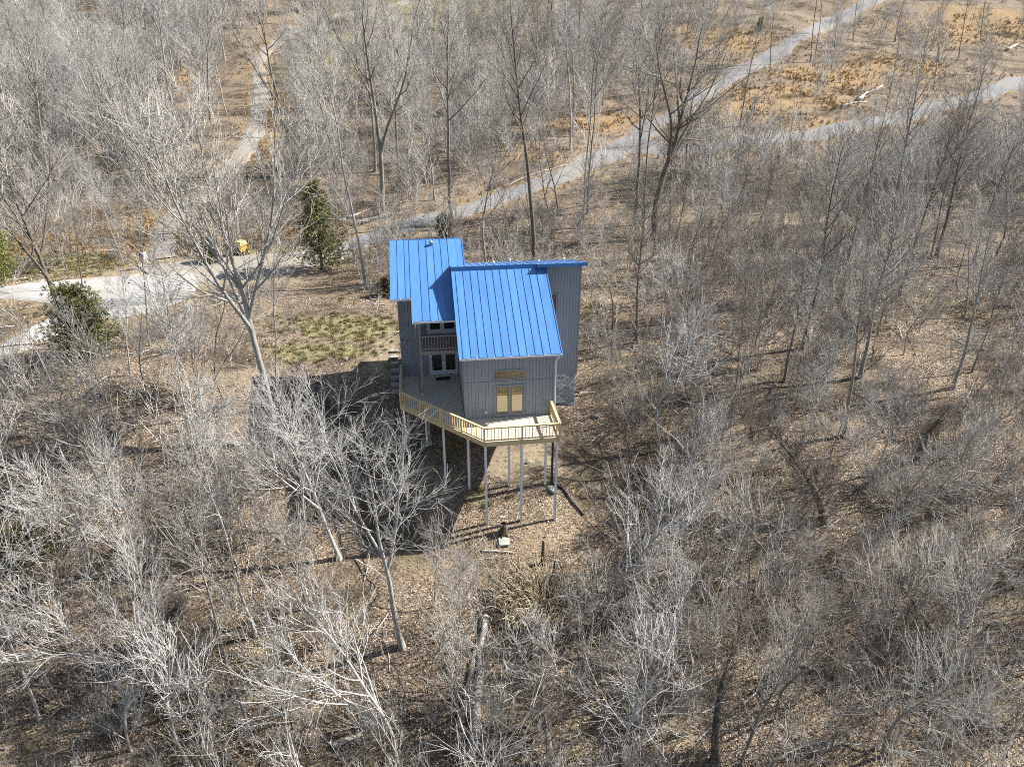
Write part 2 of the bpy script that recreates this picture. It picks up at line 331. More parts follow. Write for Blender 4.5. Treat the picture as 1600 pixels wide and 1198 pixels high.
MAIN_TREES = [
(-15.13, 38.73, 'vase', 0, 'mixed', 1.222, 0.5, 0.026, 0.003, 'big pale many-forked tree with wide crown left of the lawn'),
(-15.82, 41.32, 'slender', 1, 'pale', 0.941, 2.32, 0.114, 0.038, 'slim pale stem rising beside the big pale many-forked tree'),
(-9.99, 31.98, 'vase', 1, 'pale', 0.747, 1.5, -0.182, -0.033, 'crooked white-barked tree leaning left over the house shadow'),
(-5.84, 27.45, 'vase', 2, 'pale', 0.954, 4.0, -0.049, -0.026, "white-barked tree with bushy crown below the deck's left corner"),
(-5.41, 21.94, 'short', 0, 'pale', 1.171, 0.41, -0.194, 0.057, 'small white tree at the bottom edge left of the rotten trunk'),
(-18.29, 26.68, 'short', 2, 'pale', 1.054, 1.63, -0.075, 0.005, 'pale branching tree on the left slope with dark lower trunk'),
(-20.27, 24.54, 'short', 0, 'pale', 0.796, 1.47, -0.106, 0.034, 'low pale tree fanning out near the lower left corner'),
(-15.17, 21.62, 'short', 2, 'pale', 0.918, 5.25, -0.045, -0.001, 'pale tree with upswept branches at the bottom left edge'),
(-33.11, 48.49, 'vase', 1, 'dark', 1.04, 2.2, 0.029, -0.042, 'dark spreading tree leaning left at the drive spur'),
(-38.17, 59.78, 'slender', 0, 'dark', 0.637, 0.95, 0.065, 0.006, 'thin dark tree standing behind the drive-side cedar'),
(-26.45, 47.2, 'slender', 1, 'grey', 0.889, 3.99, 0.045, 0.025, 'thin bare stem in front of the pale gravel drive'),
(-38.1, 66.9, 'slender', 0, 'pale', 0.598, 4.66, -0.096, -0.027, 'thin pale leaning tree on the verge left of the person'),
(-28.94, 97.55, 'forked', 0, 'grey', 1.117, 1.6, -0.068, -0.005, 'tall trunk split into two long bare limbs above the large cedar'),
(-15.54, 84.54, 'forked', 1, 'grey', 1.278, 0.9, -0.05, -0.01, 'tall dark double-stemmed tree beside the picket fence'),
(-13.45, 61.79, 'slender', 2, 'pale', 1.199, 4.76, -0.062, -0.021, 'slender pale tree with white lower trunk between cedar and roof'),
(-14.53, 93.2, 'tall', 2, 'grey', 0.997, 0.19, 0.009, -0.014, 'bare tree with brown-topped trunk right of the picket fence'),
(-7.11, 81.71, 'tall', 0, 'grey', 1.183, 5.44, 0.011, -0.047, 'tall straight trunk rising behind the left blue roof'),
(-2.3, 65.85, 'short', 2, 'grey', 1.373, 5.52, -0.183, 0.008, 'curved thin tree leaning left just behind the house'),
(2.1, 65.3, 'tall', 1, 'dark', 1.041, 4.48, 0.001, 0.026, 'dark straight tree directly behind the main blue roof'),
(5.64, 86.02, 'short', 1, 'dark', 1.32, 5.03, -0.029, -0.014, 'short twisted dark tree on the near verge of the main road'),
(4.69, 85.83, 'short', 0, 'dark', 1.014, 2.79, -0.285, 0.057, 'short leaning tree crossing the twisted one at the main road'),
(8.92, 87.69, 'slender', 2, 'grey', 1.221, 0.61, 0.016, -0.024, 'very straight thin pole tree crossing the main road'),
(9.35, 87.17, 'slender', 2, 'grey', 1.291, 0.85, 0.01, 0.016, 'second thin pole tree just right of the straight one'),
(14.59, 83.02, 'tall', 2, 'grey', 1.233, 2.74, -0.015, 0.076, 'bare tree left of the gnarled dark tree, tallest of its clump'),
(15.34, 83.44, 'slender', 0, 'dark', 1.392, 3.94, 0.025, -0.011, 'slim dark trunk between the gnarled tree and its taller neighbour'),
(15.87, 77.41, 'gnarled', 0, 'dark', 1.455, 2.6, -0.06, 0.034, 'big gnarled dark tree with thick broken trunk right of the house'),
(39.05, 70.83, 'tall', 0, 'grey', 0.985, 0.3, -0.1, -0.021, 'thick grey tree with broad crown below the lower road'),
(44.68, 72.15, 'tall', 2, 'dark', 0.954, 3.67, -0.015, 0.018, 'dark leaning tree right of the thick grey one'),
(43.8, 71.75, 'slender', 0, 'dark', 1.057, 3.67, -0.023, 0.037, 'slim companion stem beside the dark leaning tree'),
(51.47, 72.95, 'short', 0, 'dark', 1.263, 5.83, -0.073, -0.026, 'crooked dark tree at the right edge of the slope'),
(64.99, 167.95, 'slender', 2, 'dark', 1.109, 5.38, -0.035, 0.045, 'dark trunk on the bend of the main road, left of a pair'),
(66.01, 168.06, 'slender', 0, 'dark', 1.249, 1.02, -0.012, -0.003, 'dark trunk on the bend of the main road, right of a pair'),
(81.94, 187.41, 'slender', 2, 'dark', 0.974, 5.4, -0.046, 0.063, 'thin tree in the grass above the bend of the main road'),
(72.83, 145.99, 'tall', 0, 'pale', 0.858, 3.57, -0.064, -0.014, 'pale trunk in the orange grass behind the thick white log'),
(96.06, 173.69, 'tall', 1, 'pale', 0.909, 4.48, -0.161, 0.014, 'pale grey trunk on the upper right grassy bank'),
(103.71, 179.39, 'slender', 1, 'grey', 1.456, 3.6, -0.135, 0.055, 'thin trunk right of the pale grey one on the upper right bank'),
(117.69, 196.37, 'slender', 2, 'dark', 1.053, 1.79, -0.156, 0.054, 'dark thin trunk nearest the upper right corner'),
(52.95, 157.31, 'slender', 2, 'grey', 1.145, 6.22, -0.078, 0.023, 'straight thin trunk on the left verge of the upper main road'),
(-84.75, 143.31, 'tall', 1, 'dark', 0.661, 0.56, -0.017, 0.01, 'dark trunk in the hillside wood at the upper left corner'),
(-70.27, 149.61, 'tall', 2, 'dark', 0.782, 0.95, -0.122, -0.029, 'dark trunk in the hillside wood above the drive'),
(8.42, 158.36, 'tall', 0, 'dark', 0.915, 1.85, -0.05, 0.007, 'dark trunk near the top edge, right of centre'),
(13.07, 148.99, 'tall', 1, 'dark', 0.86, 0.28, -0.076, -0.06, 'thick dark trunk right of another near the top edge'),
(10.05, 40.77, 'short', 0, 'pale', 1.061, 3.86, -0.047, 0.046, 'pale shrubby tree on the slope just right of the foundation'),
(10.21, 36.66, 'short', 1, 'pale', 0.855, 2.08, 0.078, 0.013, 'pale small tree below the shrubby one on the right slope'),
(5.36, 28.88, 'short', 2, 'pale', 1.064, 5.53, 0.019, 0.035, 'pale tree with straight white trunk right of the dry mound'),
(8.56, 27.33, 'short', 0, 'pale', 0.815, 6.27, 0.06, -0.004, 'small pale tree low on the right of the white-trunked one'),
(5.31, 22.28, 'short', 1, 'pale', 1.029, 1.94, -0.089, 0.036, 'pale tangled tree at the bottom edge right of centre'),
(11.11, 22.42, 'short', 2, 'grey', 0.898, 0.2, 0.009, 0.019, 'bare leaning tree with dark forked trunk at the lower right'),
(20.01, 36.54, 'viny', 0, 'brown', 1.018, 1.24, -0.181, -0.034, 'dark viny trunk seen from above, middle of the right slope'),
(23.7, 27.1, 'viny', 0, 'brown', 0.941, 0.98, -0.207, 0.023, 'dark viny trunk low in the right corner'),
(1.91, 22.23, 'viny', 0, 'brown', 0.782, 0.27, -0.016, 0.018, 'dark viny trunk at the bottom edge right of the rotten trunk'),
(9.89, 22.51, 'viny', 0, 'brown', 0.818, 6.02, -0.04, -0.019, 'dark viny trunk at the bottom edge beside the leaning forked tree'),
(6.14, 29.09, 'viny', 0, 'brown', 0.858, 5.63, -0.04, -0.024, 'dark viny trunk right behind the tree with the straight white trunk'),
(28.44, 41.9, 'viny', 0, 'brown', 0.81, 3.27, -0.135, 0.023, 'dark viny trunk on the right slope near the right edge'),
(-18.08, 26.81, 'viny', 0, 'brown', 0.753, 4.04, 0.187, -0.032, 'dark viny trunk on the left slope'),
(-12.21, 33.51, 'short', 1, 'pale', 0.911, 3.89, 0.004, -0.022, 'white slim tree standing in the left end of the house shadow')]
WOOD_TREES = [
(-55.49, 100.49, 'tall', 1, 'pale', 0.753, 5.49, -0.008, -0.05, 'pale tall bare tree well below the drive-top trunk'),
(-58.82, 116.06, 'tall', 1, 'pale', 0.946, 1.98, 0.001, 0.028, 'leftmost pale tall bare tree below the drive-top trunk'),
(-76.08, 108.42, 'tall', 0, 'pale', 0.822, 4.54, -0.097, 0.062, 'pale tall bare tree well below the upper left corner'),
(-55.47, 103.49, 'slender', 2, 'grey', 0.847, 3.98, -0.019, 0.06, 'grey slender bare tree below the drive-top trunk'),
(-116.25, 177.04, 'tall', 1, 'grey', 0.688, 5.96, 0.043, 0.05, 'grey tall bare tree close below the upper left corner'),
(-65.7, 110.49, 'tall', 1, 'pale', 0.665, 4.15, -0.034, -0.012, 'right of two: pale tall bare tree well down and left of the drive-top trunk'),
(-55.82, 149.93, 'tall', 0, 'pale', 0.87, 3.18, -0.078, 0.019, 'pale tall bare tree close left of the track bend'),
(-78.07, 120.08, 'slender', 0, 'grey', 0.715, 2.6, 0.029, -0.062, 'grey slender bare tree well below the upper left corner'),
(-75.68, 174.07, 'short', 1, 'grey', 0.932, 3.22, -0.016, 0.039, 'grey low bare tree close up and right of the drive-top trunk'),
(-51.71, 92.54, 'tall', 0, 'grey', 0.718, 2.39, 0.02, -0.004, 'left of two: grey tall bare tree above the person'),
(-98.77, 167.87, 'short', 0, 'grey', 0.71, 5.17, -0.032, -0.023, 'left of two: grey low bare tree down and right of the upper left corner'),
(-64.77, 174.87, 'short', 1, 'grey', 0.806, 0.67, 0.043, -0.02, 'grey low bare tree up and left of the track bend'),
(-58.74, 96.07, 'slender', 1, 'grey', 0.721, 2.65, -0.011, -0.032, 'grey slender bare tree well up and left of the person'),
(-67.26, 112.96, 'tall', 1, 'pale', 0.655, 6.27, -0.062, 0.015, 'left of two: pale tall bare tree well down and left of the drive-top trunk'),
(-55.61, 119.23, 'short', 2, 'grey', 0.678, 3.83, -0.1, 0.008, 'grey low bare tree below the drive-top trunk'),
(-73.8, 149.92, 'slender', 0, 'pale', 0.902, 3.67, -0.007, -0.027, 'pale slender bare tree close left of the drive-top trunk'),
(-96.47, 151.9, 'tall', 2, 'grey', 0.779, 2.75, 0.101, 0.011, 'second from left: grey tall bare tree below the upper left corner'),
(-85.13, 186.53, 'tall', 0, 'grey', 0.776, 6.18, -0.018, -0.03, 'left of two: grey tall bare tree above the drive-top trunk'),
(-53.23, 117.74, 'tall', 0, 'pale', 0.929, 0.86, 0.062, -0.041, 'rightmost pale tall bare tree below the drive-top trunk'),
(-83.93, 151.24, 'short', 1, 'pale', 0.884, 0.26, -0.042, 0.021, 'left of two: pale low bare tree left of the drive-top trunk'),
(-86.79, 158.5, 'short', 0, 'pale', 0.66, 5.05, 0.034, -0.032, 'right of two: pale low bare tree left of the drive-top trunk'),
(-70.1, 190.15, 'short', 1, 'pale', 0.617, 0.09, 0.001, -0.039, 'pale low bare tree up and left of the track bend'),
(-86.56, 180.8, 'slender', 0, 'grey', 0.9, 5.45, -0.036, 0.009, 'grey slender bare tree close above the drive-top trunk'),
(-89.4, 182.14, 'tall', 2, 'pale', 0.776, 5.25, -0.029, -0.053, 'pale tall bare tree up and left of the drive-top trunk'),
(-106.9, 175.43, 'tall', 2, 'pale', 0.736, 0.71, -0.099, -0.037, 'pale tall bare tree close down and right of the upper left corner'),
(-93.58, 169.75, 'short', 0, 'grey', 0.851, 5.72, 0.071, -0.032, 'grey low bare tree left of the drive-top trunk'),
(-46.11, 114.07, 'tall', 1, 'grey', 0.761, 2.18, 0.047, 0.006, 'grey tall bare tree down and left of the track bend'),
(-79.83, 182.81, 'tall', 0, 'grey', 0.73, 0.31, 0.022, -0.027, 'right of two: grey tall bare tree above the drive-top trunk'),
(-58.04, 143.22, 'tall', 1, 'grey', 0.606, 2.07, 0.049, 0.001, 'grey tall bare tree right of the drive-top trunk'),
(-52.17, 102.22, 'tall', 1, 'grey', 0.679, 4.49, 0.083, -0.049, 'grey tall bare tree below the drive-top trunk'),
(-52.88, 90.09, 'slender', 0, 'pale', 0.762, 5.92, 0.038, 0.001, 'pale slender bare tree up and left of the person'),
(-45.56, 119.28, 'tall', 2, 'pale', 0.638, 2.02, -0.056, 0.007, 'pale tall bare tree down and left of the track bend'),
(-81.6, 175.2, 'short', 2, 'grey', 0.602, 2.5, -0.007, 0.005, 'grey low bare tree close above the drive-top trunk'),
(-82.03, 136.06, 'short', 0, 'grey', 0.798, 2.84, 0.063, -0.01, 'right of two: grey low bare tree down and right of the upper left corner'),
(-109.03, 182.27, 'tall', 0, 'grey', 0.895, 4.18, 0.001, 0.043, 'grey tall bare tree close right of the upper left corner'),
(-47.76, 95.51, 'tall', 2, 'grey', 0.779, 3.14, 0.091, 0.033, 'right of two: grey tall bare tree above the person'),
(-67.31, 99.03, 'short', 0, 'grey', 0.793, 1.55, 0.076, 0.007, 'grey low bare tree well below the upper left corner'),
(-58.09, 154.06, 'tall', 2, 'grey', 0.687, 1.97, 0.004, -0.012, 'grey tall bare tree close left of the track bend'),
(-56.72, 88.03, 'tall', 1, 'grey', 0.842, 1.42, 0.022, 0.009, 'grey tall bare tree well up and left of the person'),
(-85.63, 135.19, 'tall', 0, 'grey', 0.634, 4.11, -0.014, -0.037, 'rightmost grey tall bare tree below the upper left corner'),
(-91.48, 149.33, 'tall', 0, 'pale', 0.805, 5.26, 0.014, -0.022, 'pale tall bare tree down and right of the upper left corner'),
(-43.53, 93.13, 'short', 2, 'pale', 0.805, 5.96, -0.04, 0.04, 'pale low bare tree above the person'),
(-70.78, 112.45, 'tall', 1, 'grey', 0.769, 5.65, 0.026, -0.014, 'grey tall bare tree well down and left of the drive-top trunk'),
(-67.54, 160.29, 'short', 2, 'grey', 0.795, 0.53, 0.024, -0.032, 'grey low bare tree close right of the drive-top trunk'),
(-56.18, 180.66, 'tall', 2, 'pale', 0.909, 0.59, 0.054, -0.012, 'pale tall bare tree close above the track bend'),
(-78.81, 155.25, 'tall', 2, 'pale', 0.851, 1.91, -0.04, 0.007, 'pale tall bare tree close left of the drive-top trunk'),
(-93.79, 159.81, 'slender', 0, 'pale', 0.666, 0.62, 0.021, 0.008, 'pale slender bare tree down and right of the upper left corner'),
(-109.81, 172.58, 'slender', 0, 'pale', 0.725, 0.46, 0.026, -0.021, 'pale slender bare tree close below the upper left corner'),
(-94.54, 138.34, 'tall', 1, 'grey', 0.77, 1.99, -0.019, -0.019, 'leftmost grey tall bare tree below the upper left corner'),
(-47.05, 99.83, 'tall', 1, 'pale', 0.644, 6.13, -0.009, -0.07, 'second from left: pale tall bare tree below the drive-top trunk'),
(-94.12, 147.61, 'tall', 0, 'pale', 0.753, 3.3, -0.029, -0.076, 'pale tall bare tree below the upper left corner'),
(-61.16, 87.35, 'slender', 2, 'grey', 0.87, 1.23, -0.029, -0.026, 'grey slender bare tree well up and left of the drive-side cedar'),
(-62.72, 104.31, 'slender', 0, 'pale', 0.864, 5.83, 0.006, 0.059, 'pale slender bare tree well down and left of the drive-top trunk'),
(-58.58, 100.56, 'short', 2, 'grey', 0.664, 1.09, -0.007, -0.029, 'grey low bare tree well down and left of the drive-top trunk'),
(-27.52, 93.23, 'short', 0, 'grey', 0.638, 1.77, -0.017, 0.036, 'grey low bare tree close below the tall split trunk'),
(-40.72, 143.04, 'short', 2, 'grey', 0.705, 6.25, -0.043, 0.036, 'grey low bare tree close right of the track bend'),
(-31.27, 148.83, 'slender', 2, 'grey', 0.624, 2.11, -0.058, -0.023, 'grey slender bare tree right of the track bend'),
(-33.47, 118.41, 'short', 1, 'pale', 0.635, 5.66, 0.037, 0.021, 'pale low bare tree close above the tall split trunk'),
(-23.22, 95.38, 'tall', 1, 'grey', 0.777, 4.5, -0.012, -0.029, 'grey tall bare tree down and right of the tall split trunk'),
(-19.85, 125.38, 'tall', 1, 'grey', 0.757, 5.87, 0.008, 0.043, 'left of two: grey tall bare tree well above the picket fence'),
(-15.24, 107.33, 'slender', 2, 'pale', 0.666, 4.47, -0.046, -0.098, 'pale slender bare tree above the picket fence'),
(-22.04, 136.06, 'slender', 2, 'pale', 0.813, 5.09, -0.025, 0.003, 'pale slender bare tree well up and right of the tall split trunk'),
(-16.53, 123.14, 'slender', 2, 'pale', 0.663, 3.13, 0.03, 0.054, 'pale slender bare tree well above the picket fence'),
(-16.02, 131.11, 'short', 1, 'grey', 0.711, 0.32, 0.064, 0.021, 'grey low bare tree well above the picket fence'),
(-31.14, 124.47, 'tall', 2, 'grey', 0.769, 0.02, 0.004, 0.038, 'left of two: grey tall bare tree up and right of the tall split trunk'),
(-31.84, 112.41, 'tall', 2, 'grey', 0.682, 1.64, -0.06, -0.036, 'grey tall bare tree close above the tall split trunk'),
(-25.63, 129.37, 'slender', 2, 'grey', 0.674, 6.23, -0.058, 0.107, 'grey slender bare tree up and right of the tall split trunk'),
(-9.86, 90.6, 'tall', 2, 'grey', 0.699, 3.74, -0.077, -0.006, 'grey tall bare tree right of the picket fence'),
(-19.37, 181.95, 'tall', 2, 'grey', 0.923, 5.5, -0.07, 0.029, 'leftmost grey tall bare tree well left of the thick top trunk'),
(-14.82, 148.31, 'tall', 2, 'grey', 0.843, 4.97, 0.015, 0.111, 'second from left: grey tall bare tree well left of the thick top trunk'),
(-14.18, 117.58, 'tall', 2, 'pale', 0.628, 0.78, -0.079, -0.029, 'pale tall bare tree up and right of the picket fence'),
(-14.03, 169.25, 'tall', 0, 'grey', 0.753, 5.31, -0.058, -0.004, 'third from left: grey tall bare tree well left of the thick top trunk'),
(-35.02, 175.99, 'tall', 1, 'grey', 0.627, 1.63, -0.015, 0.025, 'grey tall bare tree right of the track bend'),
(-36.88, 183.74, 'short', 0, 'pale', 0.827, 2.51, -0.007, -0.086, 'pale low bare tree right of the track bend'),
(-20.75, 131.44, 'short', 0, 'pale', 0.852, 0.74, -0.079, 0.031, 'pale low bare tree well up and right of the tall split trunk'),
(-31.63, 134.57, 'tall', 0, 'pale', 0.691, 5.95, -0.005, -0.023, 'pale tall bare tree right of the track bend'),
(-36.77, 127.46, 'slender', 0, 'grey', 0.673, 3.18, 0.003, 0.036, 'grey slender bare tree down and right of the track bend'),
(-23.23, 125.82, 'tall', 0, 'grey', 0.639, 2.69, 0.049, -0.008, 'right of two: grey tall bare tree up and right of the tall split trunk'),
(-16.42, 134.89, 'tall', 1, 'grey', 0.611, 0.07, 0.031, -0.044, 'right of two: grey tall bare tree well above the picket fence'),
(-41.64, 191.79, 'slender', 0, 'pale', 0.633, 1.78, 0.028, -0.007, 'pale slender bare tree up and right of the track bend'),
(-19.15, 101.25, 'tall', 1, 'pale', 0.943, 5.25, 0.081, 0.007, 'pale tall bare tree close above the picket fence'),
(-12.8, 89.19, 'short', 0, 'grey', 0.796, 1.09, 0.016, -0.053, 'grey low bare tree close right of the picket fence'),
(6.92, 190.09, 'tall', 0, 'grey', 0.757, 0.47, 0.051, 0.002, 'grey tall bare tree up and left of the thick top trunk'),
(-5.77, 119.4, 'tall', 0, 'brown', 0.726, 4.33, -0.056, -0.006, 'brownish tall bare tree well left of the main road'),
(-8.08, 121.35, 'short', 0, 'brown', 0.865, 0.58, 0.008, -0.057, 'brownish low bare tree well left of the main road'),
(5.11, 141.35, 'short', 2, 'grey', 0.562, 3.23, 0.065, 0.009, 'grey low bare tree down and left of the thick top trunk'),
(-2.79, 146.73, 'tall', 2, 'brown', 0.667, 3.52, 0.026, -0.05, 'left of two: brownish tall bare tree left of the thick top trunk'),
(-2.64, 113.86, 'tall', 2, 'pale', 0.676, 3.78, -0.043, -0.045, 'pale tall bare tree left of the main road'),
(6.43, 146.33, 'slender', 1, 'brown', 0.823, 4.77, -0.002, -0.047, 'brownish slender bare tree close left of the thick top trunk'),
(-12.04, 179.14, 'tall', 1, 'grey', 0.582, 4.3, 0.023, 0.032, 'rightmost grey tall bare tree well left of the thick top trunk'),
(3.8, 128.89, 'tall', 2, 'brown', 0.855, 0.55, 0.017, -0.027, 'brownish tall bare tree down and left of the thick top trunk'),
(-14.21, 174.37, 'tall', 1, 'grey', 0.749, 3.34, -0.026, 0.05, 'fourth from left: grey tall bare tree well left of the thick top trunk'),
(-1.19, 118.52, 'slender', 2, 'grey', 0.6, 0.18, -0.026, -0.007, 'grey slender bare tree up and left of the main road'),
(-7.13, 162.62, 'slender', 0, 'brown', 0.848, 5.93, 0.045, 0.024, 'brownish slender bare tree left of the thick top trunk'),
(27.19, 141.0, 'tall', 0, 'grey', 0.839, 1.85, -0.06, 0.003, 'grey tall bare tree right of the thick top trunk'),
(-5.05, 99.15, 'short', 0, 'brown', 0.588, 1.86, -0.025, 0.025, 'brownish low bare tree left of the main road'),
(35.64, 160.71, 'tall', 0, 'brown', 0.652, 1.41, 0.046, -0.002, 'brownish tall bare tree down and left of the roadside cedar'),
(9.68, 117.49, 'tall', 1, 'brown', 0.671, 5.51, -0.063, 0.008, 'brownish tall bare tree close above the main road'),
(24.17, 153.77, 'tall', 2, 'pale', 0.732, 0.39, 0.063, 0.005, 'pale tall bare tree right of the thick top trunk'),
(-9.17, 172.5, 'slender', 2, 'pale', 0.876, 3.75, -0.013, 0.052, 'right of two: pale slender bare tree well left of the thick top trunk'),
(23.74, 99.54, 'tall', 2, 'brown', 0.738, 4.52, -0.015, -0.037, 'brownish tall bare tree close up and right of the gnarled dark tree'),
(7.96, 178.22, 'tall', 1, 'brown', 0.863, 2.31, -0.016, -0.052, 'brownish tall bare tree close up and left of the thick top trunk'),
(10.88, 131.1, 'tall', 1, 'grey', 0.885, 5.25, -0.02, 0.008, 'grey tall bare tree below the thick top trunk'),
(-3.42, 187.34, 'slender', 1, 'grey', 0.726, 3.68, 0.025, 0.028, 'grey slender bare tree left of the thick top trunk'),
(27.37, 200.99, 'slender', 1, 'grey', 0.722, 0.4, 0.059, -0.001, 'grey slender bare tree up and right of the thick top trunk'),
(4.47, 114.73, 'short', 0, 'grey', 0.586, 4.81, -0.007, 0.098, 'grey low bare tree up and left of the main road'),
(35.95, 151.66, 'slender', 0, 'grey', 0.721, 4.42, 0.01, 0.0, 'left of two: grey slender bare tree down and left of the roadside cedar'),
(27.73, 100.34, 'short', 0, 'brown', 0.701, 2.83, -0.029, 0.053, 'brownish low bare tree up and right of the gnarled dark tree'),
(7.19, 151.57, 'short', 2, 'grey', 0.635, 5.21, -0.022, 0.008, 'grey low bare tree close left of the thick top trunk'),
(51.32, 213.17, 'tall', 1, 'grey', 0.893, 3.64, 0.067, 0.052, 'grey tall bare tree left of the roadside cedar'),
(51.67, 205.51, 'slender', 0, 'brown', 0.555, 1.1, 0.047, 0.04, 'brownish slender bare tree left of the roadside cedar'),
(12.61, 171.47, 'tall', 1, 'grey', 0.803, 4.57, -0.028, -0.013, 'grey tall bare tree right beside the thick top trunk'),
(-9.7, 141.62, 'slender', 2, 'pale', 0.637, 1.18, -0.093, 0.019, 'left of two: pale slender bare tree well left of the thick top trunk'),
(7.31, 114.91, 'short', 2, 'grey', 0.597, 6.03, -0.108, 0.007, 'grey low bare tree close up and left of the main road'),
(8.67, 137.93, 'slender', 1, 'pale', 0.614, 4.2, -0.018, 0.031, 'pale slender bare tree close down and left of the thick top trunk'),
(8.81, 110.66, 'tall', 1, 'pale', 0.886, 4.0, 0.01, -0.037, 'pale tall bare tree close above the main road'),
(22.07, 189.84, 'tall', 1, 'pale', 0.72, 3.61, -0.053, -0.052, 'pale tall bare tree close up and right of the thick top trunk'),
(16.19, 134.62, 'tall', 0, 'grey', 0.648, 2.35, -0.027, 0.025, 'grey tall bare tree down and right of the thick top trunk'),
(25.42, 181.85, 'short', 0, 'brown', 0.779, 5.7, 0.07, -0.033, 'brownish low bare tree up and right of the thick top trunk'),
(4.56, 168.26, 'tall', 1, 'brown', 0.661, 2.63, -0.066, 0.063, 'right of two: brownish tall bare tree left of the thick top trunk'),
(69.56, 173.31, 'slender', 1, 'grey', 0.669, 2.88, 0.007, 0.003, 'grey slender bare tree right beside the main road bend'),
(83.36, 150.05, 'slender', 2, 'grey', 0.79, 4.22, -0.093, 0.023, 'grey slender bare tree left of the lower road end'),
(69.75, 136.38, 'slender', 1, 'dark', 0.892, 3.3, -0.071, 0.071, 'dark slender bare tree close right of the white fallen trunk'),
(36.89, 120.15, 'tall', 1, 'grey', 0.794, 2.26, -0.0, -0.024, 'grey tall bare tree close left of the lower road'),
(93.1, 189.51, 'tall', 0, 'grey', 0.862, 5.71, 0.015, 0.004, 'grey tall bare tree up and right of the white fallen trunk'),
(90.55, 205.38, 'slender', 1, 'pale', 0.834, 1.79, -0.053, 0.013, 'pale slender bare tree up and right of the main road bend'),
(66.26, 198.53, 'slender', 1, 'pale', 0.638, 5.76, -0.001, -0.004, 'pale slender bare tree close up and right of the roadside cedar'),
(141.25, 229.78, 'slender', 0, 'grey', 0.894, 5.25, 0.022, -0.021, 'grey slender bare tree close left of the upper right corner'),
(39.19, 159.31, 'slender', 0, 'pale', 0.811, 3.64, -0.107, 0.026, 'pale slender bare tree down and left of the roadside cedar'),
(106.55, 178.29, 'slender', 1, 'pale', 0.761, 3.54, 0.01, 0.072, 'pale slender bare tree close above the lower road end'),
(67.22, 161.55, 'slender', 2, 'dark', 0.689, 2.5, -0.057, 0.056, 'dark slender bare tree close down and right of the main road bend'),
(121.25, 207.56, 'slender', 1, 'grey', 0.68, 4.01, -0.075, 0.002, 'grey slender bare tree left of the upper right corner'),
(37.84, 155.13, 'slender', 0, 'grey', 0.772, 5.35, -0.088, -0.001, 'right of two: grey slender bare tree down and left of the roadside cedar'),
(64.74, 140.43, 'slender', 1, 'pale', 0.762, 1.33, 0.019, -0.0, 'pale slender bare tree right beside the white fallen trunk'),
(126.52, 195.96, 'slender', 0, 'grey', 0.781, 4.5, -0.006, -0.044, 'grey slender bare tree close below the upper right corner'),
(102.04, 189.24, 'tall', 0, 'pale', 0.685, 4.13, 0.062, 0.055, 'pale tall bare tree up and left of the lower road end'),
(23.37, 55.95, 'short', 2, 'brown', 0.685, 5.63, -0.043, 0.019, 'brownish low bare tree well down and left of the thick grey tree'),
(61.57, 84.56, 'slender', 1, 'pale', 0.692, 2.94, 0.005, 0.046, 'pale slender bare tree right of the dark leaning tree'),
(24.11, 69.67, 'slender', 0, 'brown', 0.651, 5.6, 0.033, 0.013, 'brownish slender bare tree well down and right of the gnarled dark tree'),
(35.89, 62.03, 'tall', 1, 'brown', 0.677, 2.36, 0.054, 0.006, 'brownish tall bare tree below the thick grey tree'),
(19.08, 43.5, 'slender', 2, 'pale', 0.673, 5.21, 0.07, -0.02, 'pale slender bare tree up and left of the viny slope trunk'),
(15.27, 59.04, 'slender', 0, 'grey', 0.81, 4.45, 0.023, 0.006, 'grey slender bare tree below the gnarled dark tree'),
(20.74, 64.8, 'slender', 0, 'pale', 0.689, 3.13, -0.069, 0.01, 'pale slender bare tree down and right of the gnarled dark tree'),
(23.54, 47.84, 'short', 1, 'grey', 0.619, 2.09, -0.021, -0.012, 'grey low bare tree well above the viny slope trunk'),
(21.27, 43.4, 'short', 1, 'pale', 0.549, 3.81, -0.033, -0.027, 'pale low bare tree above the viny slope trunk'),
(21.01, 71.47, 'short', 2, 'brown', 0.809, 5.87, -0.027, -0.046, 'right of two: brownish low bare tree down and right of the gnarled dark tree'),
(15.04, 64.95, 'slender', 0, 'brown', 0.679, 5.43, -0.025, -0.078, 'brownish slender bare tree below the gnarled dark tree'),
(23.6, 43.15, 'tall', 1, 'grey', 0.6, 5.51, -0.063, 0.008, 'grey tall bare tree above the viny slope trunk'),
(15.37, 43.06, 'slender', 2, 'brown', 0.616, 2.36, -0.053, -0.01, 'brownish slender bare tree right of the pale shrubby tree'),
(47.45, 70.27, 'tall', 0, 'grey', 0.727, 0.56, 0.042, -0.007, 'grey tall bare tree close right of the dark leaning tree'),
(8.0, 52.43, 'short', 2, 'grey', 0.79, 2.02, 0.029, -0.026, 'grey low bare tree up and right of the foundation wall'),
(14.87, 54.89, 'slender', 1, 'brown', 0.62, 3.75, 0.031, 0.029, 'brownish slender bare tree well below the gnarled dark tree'),
(30.84, 55.01, 'short', 2, 'grey', 0.604, 3.83, 0.033, -0.041, 'grey low bare tree below the thick grey tree'),
(30.41, 61.5, 'tall', 1, 'grey', 0.769, 0.7, -0.092, -0.005, 'grey tall bare tree down and left of the thick grey tree'),
(20.58, 47.83, 'tall', 2, 'grey', 0.568, 1.55, 0.01, -0.015, 'grey tall bare tree well above the viny slope trunk'),
(17.78, 78.77, 'slender', 0, 'brown', 0.825, 3.56, -0.022, 0.021, 'brownish slender bare tree close down and right of the gnarled dark tree'),
(42.79, 64.92, 'slender', 1, 'brown', 0.675, 4.62, 0.004, -0.026, 'brownish slender bare tree close down and right of the dark leaning tree'),
